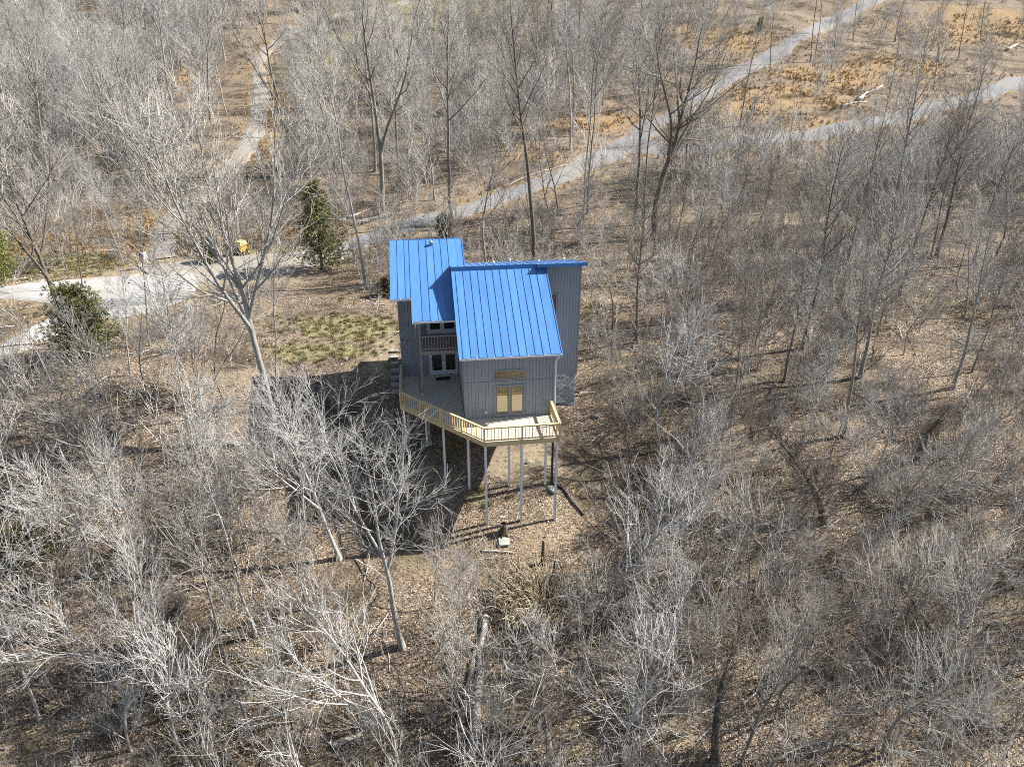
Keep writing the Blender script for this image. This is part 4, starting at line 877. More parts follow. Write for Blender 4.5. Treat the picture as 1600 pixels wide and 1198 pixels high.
MB().box(TR[0] - .05, TR[1] + .05, 2.80, 2.858, TR[2] - .055, TR[2] - .003).build('sill', M['trim'], tw)
# side-porch double doors, ground floor and balcony
for (a0, a1, z0, z1) in (LD, UD):
    fr = framed(house, 'door_frame', a0, a1, z0, z1, 9.515, .06, M['door_white'], .06, .05)
    am = (a0 + a1) / 2
    for q0, q1, hx in ((a0 + .062, am - .003, am - .07), (am + .003, a1 - .062, am + .05)):
        d = framed(house, 'door', q0, q1, z0 + .052, z1 - .062, 9.508, .13, M['door_white'], .045, .24)
        MB().box(q0 + .131, q1 - .131, 9.475, 9.49, z0 + .293, z1 - .193).build('pane', M['glass_dark'], d)
        MB().box(hx - .01, hx + .03, 9.41, 9.462, z0 + .98, z0 + 1.12).build('handle', M['metal'], d)
w = framed(house, 'window', 5.04, 5.74, 4.25, 5.72, 8.765, .08, M['trim'], .075)
MB().box(5.121, 5.659, 8.73, 8.745, 4.331, 5.639).build('pane', M['glass_dark'], w)

# foundation: concrete blocks under the right-hand wing, plain walls elsewhere
found = MB().box(-4.6, 7.15, 8.86, 13.8, -4.2, -.165).build('foundation', M['mortar'], house)
base_me = {}
def block(a0, a1, z0, z1, b=8.86):
    key = (round(a1 - a0, 3), round(z1 - z0, 3))
    if key not in base_me:
        e = .008
        W, Hh = key[0] / 2, key[1] / 2
        base_me[key] = MB().prism([(-W, -.07, -Hh), (W, -.07, -Hh), (W, .02, -Hh), (-W, .02, -Hh)], [(-W, -.07, Hh), (W, -.07, Hh), (W, .02, Hh), (-W, .02, Hh)]).mesh('block', M['block'])
    o = link('block', base_me[key], found)
    o.location = ((a0 + a1) / 2, b + random.uniform(-.012, .012), (z0 + z1) / 2)
random.seed(4)
for r in range(17):
    z1 = -.18 - r * .205
    x = 4.55 + (r % 2) * .20
    if r % 2: block(4.55, 4.745, z1 - .195, z1)
    while x < 7.2:
        e = min(x + .40, 7.22)
        if e - x > .1: block(x, e - .012, z1 - .195, z1)
        x += .405
MB().box(4.5, 7.26, 8.735, 8.80, -.178, -.02).build('sill_beam', M['trim'], found)
MB().box(-.86, 4.52, 2.9, 8.7, -.62, -.345).build('floor_joists', M['old_wood'], house)

# roofs: one part per standing-seam panel
def roof_panel(parent, a0, a1, b0, b1, zfun, th=.045, rib=True, extra=None):
    m = MB()
    rects = [(a0, a1, b0, b1)] + (extra or [])
    for (p, q, c0, c1) in rects:
        m.prism([(p, c0, zfun(c0) - th), (q, c0, zfun(c0) - th), (q, c1, zfun(c1) - th), (p, c1, zfun(c1) - th)],
                [(p, c0, zfun(c0)), (q, c0, zfun(c0)), (q, c1, zfun(c1)), (p, c1, zfun(c1))])
    if rib:                                   # the folded seam on the right-hand edge
        p, q = a1 - .022, a1 - .001
        c0, c1 = rects[-1][2] + .01, rects[-1][3] - .01
        m.prism([(p, c0, zfun(c0) - .01), (q, c0, zfun(c0) - .01), (q, c1, zfun(c1) - .01), (p, c1, zfun(c1) - .01)],
                [(p, c0, zfun(c0) + .036), (q, c0, zfun(c0) + .036), (q, c1, zfun(c1) + .036), (p, c1, zfun(c1) + .036)])
    return m.build('roof_panel', M['roof'], parent)

def deck_sheet(name, a0, a1, b0, b1, zfun, o0, o1, mat):
    return MB().prism([(a0, b0, zfun(b0) - o1), (a1, b0, zfun(b0) - o1), (a1, b1, zfun(b1) - o1), (a0, b1, zfun(b1) - o1)],
                      [(a0, b0, zfun(b0) - o0), (a1, b0, zfun(b0) - o0), (a1, b1, zfun(b1) - o0), (a0, b1, zfun(b1) - o0)]).build(name, mat, house)

front_roof = deck_sheet('roof', -1.09, 4.87, 2.70, 8.66, zf, .05, .13, M['roof_trim'])
seams = [-1.12] + [-.87 + .4685 * i for i in range(12)] + [4.90]
for s0, s1 in zip(seams[:-1], seams[1:]):
    roof_panel(front_roof, s0, s1 - .002, 2.64, 8.70, zf)
for a0 in (-1.152, 4.902):                          # folded rake edges
    MB().prism([(a0, 2.64, zf(2.64) - .16), (a0 + .03, 2.64, zf(2.64) - .16), (a0 + .03, 8.7, zf(8.7) - .16), (a0, 8.7, zf(8.7) - .16)],
               [(a0, 2.64, zf(2.64) + .03), (a0 + .03, 2.64, zf(2.64) + .03), (a0 + .03, 8.7, zf(8.7) + .03), (a0, 8.7, zf(8.7) + .03)]).build('rake_trim', M['roof_trim'], front_roof)
left_roof = deck_sheet('roof', -3.68, -.93, 5.90, 8.85, zl, .05, .12, M['trim'])
MB().prism([(-4.96, 8.86, zl(8.86) - .12), (-.24, 8.86, zl(8.86) - .12), (-.24, 13.05, zl(13.05) - .12), (-4.96, 13.05, zl(13.05) - .12)],
           [(-4.96, 8.86, zl(8.86) - .05), (-.24, 8.86, zl(8.86) - .05), (-.24, 13.05, zl(13.05) - .05), (-4.96, 13.05, zl(13.05) - .05)]).build('roof_boarding', M['trim'], left_roof)
MB().prism([(-4.96, 7.82, zl(7.82) - .12), (-3.69, 7.82, zl(7.82) - .12), (-3.69, 8.855, zl(8.855) - .12), (-4.96, 8.855, zl(8.855) - .12)],
           [(-4.96, 7.82, zl(7.82) - .05), (-3.69, 7.82, zl(7.82) - .05), (-3.69, 8.855, zl(8.855) - .05), (-4.96, 8.855, zl(8.855) - .05)]).build('roof_boarding', M['trim'], left_roof)
for i in range(10):
    s0, s1 = -5.0 + .482 * i, -5.0 + .482 * (i + 1) - .002
    if i < 2: roof_panel(left_roof, s0, s1, 7.75, 13.1, zl)
    elif i == 2: roof_panel(left_roof, s0, -3.722, 7.75, 13.1, zl, extra=[(-3.721, s1, 5.83, 13.1)])
    elif s1 < -1.1: roof_panel(left_roof, s0, s1, 5.83, 13.1, zl)
    elif s0 < -.9: roof_panel(left_roof, s0, -.90, 5.83, 8.75, zl, rib=False, extra=[(s0, s1, 8.751, 13.1)])
    else: roof_panel(left_roof, s0, s1, 8.76, 13.1, zl)
MB().prism([(-5.0, 13.102, zl(13.1) - .16), (-.18, 13.102, zl(13.1) - .16), (-.18, 13.14, zl(13.1) - .16), (-5.0, 13.14, zl(13.1) - .16)],
           [(-5.0, 13.102, zl(13.1) + .03), (-.18, 13.102, zl(13.1) + .03), (-.18, 13.14, zl(13.1) + .03), (-5.0, 13.14, zl(13.1) + .03)]).build('ridge_trim', M['roof_trim'], left_roof)
for a0 in (-5.032, -.178):
    MB().prism([(a0, 7.75 if a0 < -1 else 10.3, zl(7.75 if a0 < -1 else 10.3) - .14), (a0 + .03, 7.75 if a0 < -1 else 10.3, zl(7.75 if a0 < -1 else 10.3) - .14), (a0 + .03, 13.1, zl(13.1) - .14), (a0, 13.1, zl(13.1) - .14)],
               [(a0, 7.75 if a0 < -1 else 10.3, zl(7.75 if a0 < -1 else 10.3) + .03), (a0 + .03, 7.75 if a0 < -1 else 10.3, zl(7.75 if a0 < -1 else 10.3) + .03), (a0 + .03, 13.1, zl(13.1) + .03), (a0, 13.1, zl(13.1) + .03)]).build('rake_trim', M['roof_trim'], left_roof)
rear_roof = deck_sheet('roof', -.15, 7.54, 8.78, 14.25, zm, .05, .11, M['roof_trim'])
zk = [-.172] + [.30 + .47 * i for i in range(9)] + [4.30]
for s0, s1 in zip(zk[:-1], zk[1:]):
    roof_panel(rear_roof, s0, s1 - .002, 8.74, 14.3, zm)
for s0, s1 in ((-1.12, -.645), (-.643, -.174)):
    roof_panel(rear_roof, s0, s1, 8.741, 10.42, zm)
MB().prism([(-1.148, 8.741, zm(8.74) - .14), (-1.122, 8.741, zm(8.74) - .14), (-1.122, 10.42, zm(10.42) - .14), (-1.148, 10.42, zm(10.42) - .14)],
           [(-1.148, 8.741, zm(8.74) + .03), (-1.122, 8.741, zm(8.74) + .03), (-1.122, 10.42, zm(10.42) + .03), (-1.148, 10.42, zm(10.42) + .03)]).build('rake_trim', M['roof_trim'], rear_roof)
zk = [4.30 + .465 * i for i in range(8)]
for s0, s1 in zip(zk[:-1], zk[1:]):
    roof_panel(rear_roof, s0, s1 - .002, 8.33, 14.3, zm)
MB().box(4.27, 7.57, 8.29, 8.328, zm(8.33) - .21, zm(8.33) + .012).build('fascia', M['roof_trim'], rear_roof)
MB().box(-1.15, 4.268, 8.702, 8.738, zf(8.7) - .02, zm(8.73) + .02).build('fascia', M['roof_trim'], rear_roof)
MB().prism([(7.556, 8.33, zm(8.33) - .2), (7.585, 8.33, zm(8.33) - .2), (7.585, 14.3, zm(14.3) - .2), (7.556, 14.3, zm(14.3) - .2)],
           [(7.556, 8.33, zm(8.33) + .03), (7.585, 8.33, zm(8.33) + .03), (7.585, 14.3, zm(14.3) + .03), (7.556, 14.3, zm(14.3) + .03)]).build('rake_trim', M['white'], rear_roof)
# vents
def vent(parent, a, b, z, h, r, mat):
    MB().tube([(a, b, z - .1), (a, b, z + h * .55), (a, b, z + h * .56), (a, b, z + h * .8), (a, b, z + h)], [r, r, r * 1.7, r * 1.5, r * .5], 10).build('vent_pipe', mat, parent, True)
vent(left_roof, -2.27, 12.5, zl(12.5), .34, .085, M['metal'])
for a, b, h in ((1.65, 9.7, .26), (2.7, 9.6, .42), (4.6, 9.7, .26), (6.2, 9.3, .36)):
    vent(rear_roof, a, b, zm(b), h, .045, M['white'])

# gutters and downspouts
def gutter(parent, a0, a1, b, z):
    g = MB()
    g.box(a0, a1, b - .10, b - .085, z - .12, z - .01); g.box(a0, a1, b - .0849, b - .005, z - .12, z - .105)
    g.box(a0, a0 + .012, b - .084, b - .005, z - .104, z - .01); g.box(a1 - .012, a1, b - .084, b - .005, z - .104, z - .01)
    o = g.build('gutter', M['white'], parent)
    n = max(2, int((a1 - a0) / .95))
    for i in range(n + 1):
        x = a0 + .05 + (a1 - a0 - .1) * i / n
        MB().box(x - .02, x + .02, b - .113, b - .01, z - .012, z + .012).build('gutter_bracket', M['white'], o)
    return o
gutter(front_roof, -1.13, 4.90, 2.635, zf(2.64))
gutter(left_roof, -3.74, -1.13, 5.82, zl(5.83))
gutter(left_roof, -5.03, -3.76, 7.74, zl(7.75))
ds = MB().tube([(4.72, 2.57, 3.96), (4.70, 2.66, 3.80), (4.57, 2.80, 3.62), (4.57, 2.80, .9), (4.57, 2.80, -.28)], .042, 8).build('downspout', M['white'], house, True)
MB().tube([(-3.55, 5.76, zl(5.83) - .11), (-3.55, 5.78, 4.85), (-3.56, 6.30, 4.25), (-3.55, 6.50, 4.02), (-3.55, 6.51, .25)], .045, 8).build('downspout', M['metal'], house, True)

# balcony on the tall post
balc = MB().box(-3.36, -.90, 6.66, 9.44, 2.80, 2.90).build('balcony', M['old_wood'], house)
MB().box(-3.40, -.90, 6.60, 6.645, 2.70, 2.97).build('rim_board', M['old_wood'], balc)
MB().box(-3.45, -3.41, 6.60, 9.45, 2.70, 2.97).build('rim_board', M['old_wood'], balc)
MB().box(-3.34, -.90, 6.585, 6.675, 3.91, 4.0).build('top_rail', M['old_wood'], balc)
MB().box(-3.34, -.90, 6.61, 6.65, 3.06, 3.14).build('bottom_rail', M['old_wood'], balc)
bal_me = MB().box(-.021, .021, -.021, .021, 0, .765).mesh('baluster', M['old_wood'])
for i in range(13):
    o = link('baluster', bal_me, balc); o.location = (-3.18 + i * .183, 6.63, 3.143)
MB().box(-3.44, -3.30, 6.585, 9.44, 3.91, 4.0).build('top_rail', M['old_wood'], balc)
for i in range(13):
    o = link('baluster', bal_me, balc); o.location = (-3.38, 6.85 + i * .2, 3.143)
MB().box(-3.42, -3.28, 6.55, 6.69, .03, zl(6.62) - .13).build('pillar', M['old_wood'], house)
MB().box(-3.47, -3.23, 6.50, 6.74, .004, .029).build('pillar_base', M['white'], house)

# small fixtures
fl = MB().box(-4.56, -4.30, 9.43, 9.488, 2.52, 2.60).build('floodlight', M['trim'], house)
for a in (-4.62, -4.36):
    MB().tube([(a, 9.42, 2.60), (a, 9.36, 2.585), (a, 9.30, 2.56)], [.03, .06, .075], 10).build('lamp_head', M['white'], fl, True)
MB().box(.33, .45, 2.815, 2.858, .30, .44).build('outlet_box', M['white'], house)
MB().box(7.268, 7.33, 9.4, 9.7, 1.5, 2.0).build('meter_box', M['white'], house)

# ------------------------------------------------------------------ the deck
deck = tag(empty('wooden_deck', (HO[0], HO[1], 0), YAW), 'new pale pine deck with railing on tall white posts, wrapped around the house front', 'deck')

def clip(poly, nx, ny, c):
    out = []
    for i in range(len(poly)):
        p, q = poly[i], poly[(i + 1) % len(poly)]
        dp, dq = nx * p[0] + ny * p[1] - c, nx * q[0] + ny * q[1] - c
        if dp <= 0: out.append(p)
        if (dp < 0 < dq) or (dq < 0 < dp):
            t = dp / (dp - dq); out.append((p[0] + t * (q[0] - p[0]), p[1] + t * (q[1] - p[1])))
    return out
ang = 5.2 / 4.75
polyA = [(-4.75, 9.46), (-4.75, 5.2), (-.91, .91 * ang), (-.91, 9.46)]
polyB = [(-.905, 2.83), (-.905, .905 * ang), (0, 0), (4.35, 0), (4.35, 2.83)]
s = math.sqrt(.5)
for poly in (polyA, polyB):
    k = [(-p[0] + p[1]) * s for p in poly]
    c = min(k)
    while c < max(k):
        q = clip(clip(poly, -s, s, c + .139), s, -s, -(c + .007))
        c += .146
        if len(q) >= 3:
            MB().extrude(q, -.032 + random.uniform(-.002, .002), random.uniform(-.002, .002)).build('deck_board', M['deck'], deck)
edge = [(-4.75, 9.46), (-4.75, 5.2), (0, 0), (4.35, 0), (4.35, 2.83)]
for p, q in zip(edge[:-1], edge[1:]):
    MB().bar((*p, -.165), (*q, -.165), .045, .26).build('rim_joist', M['new_wood'], deck)
for b in (.35, 2.45):
    MB().box(-.02 if b < 1 else -2.3, 4.3, b - .05, b + .05, -.30, -.06).build('beam', M['new_wood'], deck)
MB().bar((-4.6, 5.35, -.19), (-.1, .42, -.19), .09, .2).build('beam', M['new_wood'], deck)
for i in range(9):
    x = -4.6 + i * .46
    y0 = -x * ang + .12
    MB().box(x - .02, x + .02, y0, 9.4, -.27, -.04).build('joist', M['new_wood'], deck)
for i in range(9):
    x = -.4 + i * .58
    MB().box(x - .02, x + .02, max(.06, -x * ang + .1), 2.8, -.058, -.036).build('joist', M['new_wood'], deck)
# railing
post_me = MB().box(-.05, .05, -.05, .05, -.29, .90).mesh('rail_post', M['new_wood'])
balu_me = MB().box(-.02, .02, -.02, .02, .09, .845).mesh('baluster', M['new_wood'])
def railing(p, q, spans, end=True):
    p, q = Vector((*p, 0)), Vector((*q, 0))
    L = (q - p).length; t = (q - p) / L; ry = math.atan2(t.y, t.x)
    top = MB().bar(p + Vector((0, 0, .93)) - t * .02, q + Vector((0, 0, .93)) + t * .02, .14, .038).build('top_rail', M['new_wood'], deck)
    MB().bar(p + Vector((0, 0, .875)), q + Vector((0, 0, .875)), .04, .07).build('upper_rail', M['new_wood'], deck)
    MB().bar(p + Vector((0, 0, .10)), q + Vector((0, 0, .10)), .04, .085).build('bottom_rail', M['new_wood'], deck)
    for i in range(spans + (1 if end else 0)):
        o = link('rail_post', post_me, deck); o.location = p + t * (L * i / spans); o.rotation_euler = (0, 0, ry)
    step = L / spans; nb = max(2, round(step / .205))
    for i in range(spans):
        for k in range(1, nb):
            o = link('baluster', balu_me, deck); o.location = p + t * (step * (i + k / nb)); o.rotation_euler = (0, 0, ry)
railing((-4.75, 9.3), (-4.75, 5.2), 3, False)
railing((-4.75, 5.2), (0, 0), 4, False)
railing((0, 0), (4.35, 0), 2, False)
railing((4.35, 0), (4.35, 2.78), 2, True)
# tall posts down the slope
for (a, b) in ((-4.62, 5.25), (-2.25, 2.62), (-.80, 2.45), (.06, .12), (1.72, 2.45), (2.16, .12), (4.02, 2.45), (4.24, .12), (-3.28, 5.75)):
    x, y = to_world(a, b); g = float(terrain(x, y))
    MB().box(a - .066, a + .066, b - .066, b + .066, g - .15, -.30).build('support_post', M['white'], deck)
for (a, b) in ((-3.28, 5.75), (-.9, 2.7)):
    MB().box(a + .12, a + .25, b + .0, b + .13, float(terrain(*to_world(a, b))) - .1, -.30).build('support_post', M['old_wood'], deck)

# things on the deck
mat_o = MB().extrude([(-.46, -.24), (.46, -.24), (.46, .24), (-.46, .24)], 0, .018).build('door_mat', M['navy'])
x, y = to_world(-1.98, 8.72); mat_o.location = (x, y, .004); mat_o.rotation_euler = (0, 0, YAW)
tag(mat_o, 'dark navy door mat lying on the deck before the white double doors', 'door mat')

# ------------------------------------------------------------------ bare trees: branching paths turned into tapered tubes
def unit(v):
    k = math.sqrt(v[0] * v[0] + v[1] * v[1] + v[2] * v[2]) or 1
    return (v[0] / k, v[1] / k, v[2] / k)

def path(rng, p, d, L, n, wob, up):
    pts = [p]; st = L / n
    for _ in range(n):
        d = unit((d[0] + rng.gauss(0, wob), d[1] + rng.gauss(0, wob), d[2] + rng.gauss(0, wob) + up))
        p = (p[0] + d[0] * st, p[1] + d[1] * st, p[2] + d[2] * st)
        pts.append(p)
    return pts

def side_dir(rng, d, ang, az):
    """a direction leaving d by ang at azimuth az around it"""
    ref = (0, 0, 1) if abs(d[2]) < .9 else (1, 0, 0)
    u = unit((d[1] * ref[2] - d[2] * ref[1], d[2] * ref[0] - d[0] * ref[2], d[0] * ref[1] - d[1] * ref[0]))
    v = (d[1] * u[2] - d[2] * u[1], d[2] * u[0] - d[0] * u[2], d[0] * u[1] - d[1] * u[0])
    ca, sa, cz, sz = math.cos(ang), math.sin(ang), math.cos(az), math.sin(az)
    return unit(tuple(d[i] * ca + (u[i] * cz + v[i] * sz) * sa for i in range(3)))

def at_t(pts, t):
    k = t * (len(pts) - 1); i = min(int(k), len(pts) - 2); f = k - i
    p, q = pts[i], pts[i + 1]
    return tuple(p[j] + f * (q[j] - p[j]) for j in range(3)), unit(tuple(q[j] - p[j] for j in range(3)))

def grow(seed, H, r0, bole=.42, forks=(), limbs=16, limb_len=.26, limb_ang=52, limb_up=.10, subs=5, sub_len=.62, twigs=4, twig_len=1.45, wob=.035, crook=.055, twig_r=.011, shape=.6):
    rng = random.Random(seed)
    r0 *= .78
    wood, fine = [], []                       # (points, radii, sides)
    def taper(r, n, end, pw=.9): return [max(end, r * (1 - (i / n) ** pw) + end * (i / n)) for i in range(n + 1)]
    n = 14
    tr = path(rng, (0, 0, -.35), (0, 0, 1), H + .35, n, wob, .04)
    rr = taper(r0, n, .02)
    rr[0] *= 1.55; rr[1] *= 1.06
    wood.append((tr, rr, 9))
    leaders = [(tr, rr, bole)]
    for (f, ang, az, k) in forks:
        p, d = at_t(tr, f)
        L = H * (1 - f) * k
        rf = rr[min(n, int(f * n))] * .82
        q = path(rng, p, side_dir(rng, d, R(ang), R(az)), L, 10, wob * 1.2, .07)
        r2 = taper(rf, 10, .018); wood.append((q, r2, 8)); leaders.append((q, r2, max(.12, (bole - f) / (1 - f))))
    for (lp, lr, b0) in leaders:
        LL = H if lp is tr else math.dist(lp[0], lp[-1])
        az = rng.uniform(0, 6.28)
        nl = max(4, int(limbs * (LL / H) ** .7))
        for i in range(nl):
            t = b0 + (.985 - b0) * ((i + rng.uniform(.1, .9)) / nl)
            p, d = at_t(lp, t)
            az += 2.4 + rng.gauss(0, .5)
            tt = (t - b0) / (1 - b0)
            L = H * limb_len * (shape * (1 - tt) ** .8 + (1 - shape) * math.sin(math.pi * min(1, .25 + tt * .75)) + .10) * rng.uniform(.65, 1.25)
            a = R(limb_ang * (1 - .35 * tt) + rng.gauss(0, 9))
            rl = min(lr[min(len(lr) - 1, int(t * (len(lr) - 1)))] * .62, .014 + L * .018)
            q = path(rng, p, side_dir(rng, d, a, az), L, 6, crook, limb_up)
            ql = taper(rl, 6, .012)
            (wood if rl > .045 else fine).append((q, ql, 5))
            for j in range(max(2, int(subs * min(1.4, .4 + L / (H * limb_len))))):
                s = .18 + .8 * (j + rng.uniform(.1, .9)) / max(2, int(subs * min(1.4, .4 + L / (H * limb_len))))
                s = min(s, .98)
                p2, d2 = at_t(q, s)
                L2 = L * sub_len * (1.15 - .65 * s) * rng.uniform(.6, 1.25)
                q2 = path(rng, p2, side_dir(rng, d2, R(rng.uniform(22, 46)), rng.uniform(0, 6.28)), L2, 4, crook * 1.1, limb_up * .8)
                r2 = min(.024, ql[min(6, int(s * 6))] * .7)
                fine.append((q2, taper(max(r2, .011), 4, .008), 4))
                for k in range(twigs):
                    s3 = .2 + .78 * (k + rng.uniform(.1, .9)) / twigs
                    p3, d3 = at_t(q2, s3)
                    L3 = twig_len * rng.uniform(.45, 1.2)
                    d4 = side_dir(rng, d3, R(rng.uniform(16, 42)), rng.uniform(0, 6.28))
                    q3 = path(rng, p3, d4, L3, 3, crook * 1.1, limb_up * .8)
                    fine.append((q3, [twig_r * 1.15, twig_r, twig_r * .8, twig_r * .5], 3))
                    for _ in range(rng.choice((1, 1, 2))):
                        p5, d5 = at_t(q3, rng.uniform(.25, .85))
                        L5 = L3 * rng.uniform(.35, .75)
                        e5 = side_dir(rng, d5, R(rng.uniform(18, 42)), rng.uniform(0, 6.28))
                        q5 = (p5, tuple(p5[c] + e5[c] * L5 * .5 + rng.gauss(0, .02) for c in range(3)), tuple(p5[c] + e5[c] * L5 for c in range(3)))
                        fine.append((q5, [twig_r * .85, twig_r * .7, twig_r * .4], 3))
    return wood, fine

def tubes(name, lines, mat):
    groups = {}
    for pts, rad, sd in lines: groups.setdefault((len(pts), sd), []).append((pts, rad))
    VV, FF, k = [], [], 0
    for (n, sd), g in groups.items():
        P = np.array([a[0] for a in g], float); Rr = np.array([a[1] for a in g], float)
        T = np.gradient(P, axis=1); T /= np.linalg.norm(T, axis=2, keepdims=True) + 1e-9
        ref = np.where(np.abs(T[:, :1, 2:3]) < .85, np.array([0, 0, 1.0]), np.array([1.0, 0, 0]))
        ref = np.broadcast_to(ref, T.shape)
        U = np.cross(T, ref); U /= np.linalg.norm(U, axis=2, keepdims=True) + 1e-9
        W = np.cross(T, U)
        an = np.arange(sd) * 2 * math.pi / sd
        ring = P[:, :, None] + Rr[:, :, None, None] * (U[:, :, None] * np.cos(an)[None, None, :, None] + W[:, :, None] * np.sin(an)[None, None, :, None])
        m = len(g)
        VV.append(ring.reshape(-1, 3))
        base = (np.arange(m) * n * sd)[:, None, None] + (np.arange(n - 1) * sd)[None, :, None]
        j = np.arange(sd); j2 = (j + 1) % sd
        F = np.stack([base + j, base + j2, base + j2 + sd, base + j + sd], -1).reshape(-1, 4) + k
        FF.append(F); k += m * n * sd
    return grid_mesh(name, np.concatenate(VV), np.concatenate(FF), mat)

KINDS = {
    # tall forest trees with clear boles
    'tall':    [dict(H=22, r0=.27, bole=.45, limbs=20, limb_len=.24, limb_ang=48), dict(H=24, r0=.30, bole=.5, limbs=20, limb_len=.22, limb_ang=44, wob=.04),
                dict(H=20, r0=.24, bole=.38, limbs=22, limb_len=.27, limb_ang=50, wob=.045)],
    'forked':  [dict(H=23, r0=.33, bole=.5, forks=((.36, 20, 40, .95),), limbs=16, limb_len=.22, wob=.05), dict(H=21, r0=.32, bole=.45, forks=((.28, 24, 200, .95), (.5, 26, 80, .9)), limbs=14, limb_len=.24, wob=.07)],
    'vase':    [dict(H=17, r0=.27, bole=.40, forks=((.36, 22, 0, 1.0), (.39, 26, 125, .98), (.42, 22, 240, .97), (.5, 26, 60, .95)), limbs=15, limb_len=.25, limb_ang=42, limb_up=.10, twig_r=.0115, shape=.4),
                dict(H=15, r0=.23, bole=.36, forks=((.33, 34, 60, 1.0), (.42, 30, 190, .95), (.5, 28, 300, .9)), limbs=12, limb_len=.30, limb_ang=50, limb_up=.08, twig_r=.0115, shape=.4),
                dict(H=15, r0=.22, bole=.42, forks=((.40, 22, 60, 1.0), (.46, 24, 190, .95)), limbs=13, limb_len=.20, limb_ang=55, limb_up=.08, twig_r=.0115, shape=.5)],
    'slender': [dict(H=16, r0=.115, bole=.5, limbs=13, limb_len=.17, limb_ang=42, subs=5, twigs=4, wob=.04), dict(H=14, r0=.10, bole=.4, limbs=13, limb_len=.2, limb_ang=50, subs=5, twigs=4, wob=.06),
                dict(H=18, r0=.14, bole=.55, limbs=13, limb_len=.16, limb_ang=40, subs=5, twigs=4, wob=.035)],
    'gnarled': [dict(H=15, r0=.36, bole=.42, forks=((.40, 30, 10, 1.05), (.42, 32, 175, 1.0), (.58, 28, 280, .9)), limbs=11, limb_len=.3, limb_ang=58, limb_up=.05, wob=.07, crook=.12)],
    'short':   [dict(H=9, r0=.12, bole=.30, forks=((.3, 20, 90, .95),), limbs=11, limb_len=.36, limb_ang=42, limb_up=.09, subs=4, sub_len=.66, twigs=3, wob=.08, twig_len=1.25, twig_r=.0125),
                dict(H=8, r0=.10, bole=.28, limbs=13, limb_len=.38, limb_ang=46, limb_up=.07, subs=4, sub_len=.66, twigs=3, wob=.07, twig_len=1.25, twig_r=.0125),
                dict(H=10, r0=.13, bole=.36, limbs=13, limb_len=.32, limb_ang=40, limb_up=.11, subs=4, sub_len=.66, twigs=3, wob=.06, twig_len=1.25, twig_r=.0125)],
    # dark trunks thick with vines; their dark brown also stands for dense shade
    'viny':    [dict(H=8, r0=.42, bole=.06, limbs=46, limb_len=.15, limb_ang=70, limb_up=.16, subs=5, sub_len=.6, twigs=3, twig_len=.6, twig_r=.012, wob=.07, crook=.16, shape=.3)],
}
TREE = {}
TINTS = {'mixed': ('bark_pale', 'twig'), 'grey': ('bark', 'twig'), 'pale': ('bark_pale', 'twig_pale'), 'dark': ('bark_dark', 'twig'), 'brown': ('bark_dark', 'twig_brown')}
def tree_meshes(kind, var, tint):
    key = (kind, var)
    if key not in TREE:
        wood, fine = grow(sum(map(ord, kind)) * 7 + var * 131, **KINDS[kind][var])
        TREE[key] = (tubes('trunk', wood, None), tubes('crown', fine, None))
        print(kind, var, len(TREE[key][0].polygons) * 2, len(TREE[key][1].polygons) * 2)
    key3 = key + (tint,)
    if key3 not in TREE:
        ms = []
        for me, mt in zip(TREE[key], TINTS[tint]):
            m = me.copy() if (key in TREE and any(k[:2] == key and len(k) == 3 for k in TREE)) else me
            m.materials.clear(); m.materials.append(M[mt]); ms.append(m)
        TREE[key3] = tuple(ms)
    return TREE[key3]

def place_tree(x, y, kind, var, tint, sc, rz, tx, ty, label, group):
    """tx, ty: how far the top leans, per metre of height"""
    tr, cr = tree_meshes(kind, var, tint)
    root = empty('bare_tree', (x, y, float(terrain(x, y))))
    lean = Vector((tx, ty, 1)).normalized()
    q = Vector((0, 0, 1)).rotation_difference(lean)
    root.rotation_mode = 'QUATERNION'
    root.rotation_quaternion = q @ Matrix.Rotation(rz, 3, 'Z').to_quaternion()
    root.scale = (sc, sc, sc)
    tag(root, label, 'tree', group)
    link('trunk', tr, root); link('crown', cr, root)
    return root

for (x, y, kind, var, tint, sc, rz, tx, ty, label) in MAIN_TREES:
    place_tree(x, y, kind, var, tint, sc, rz, tx, ty, label, None)
for (x, y, kind, var, tint, sc, rz, tx, ty, label) in WOOD_TREES:
    place_tree(x, y, kind, var, tint, sc, rz, tx, ty, label, 'bare trees of the winter woodland')

# ------------------------------------------------------------------ evergreens: trunk and sprays of small scale-leaf clumps
def evergreen_mat(name, lo, mid, hi):
    m, n, l, p = nt(name)
    at = n.new('ShaderNodeAttribute'); at.attribute_name = 'tone'
    c = ramp(n, l, at.outputs['Fac'], [(.1, lo), (.55, mid), (.95, hi)])
    l.new(c, p.inputs['Base Color']); p.inputs['Roughness'].default_value = .8; p.inputs['Specular IOR Level'].default_value = .2
    return m
M['cedar'] = evergreen_mat('cedar_foliage', (.07, .08, .028), (.17, .175, .065), (.31, .29, .13))
M['cedar_brown'] = evergreen_mat('bronzed_cedar_foliage', (.05, .055, .025), (.11, .11, .05), (.19, .17, .085))
M['pine'] = evergreen_mat('yellow_green_foliage', (.12, .14, .04), (.21, .23, .075), (.31, .32, .12))

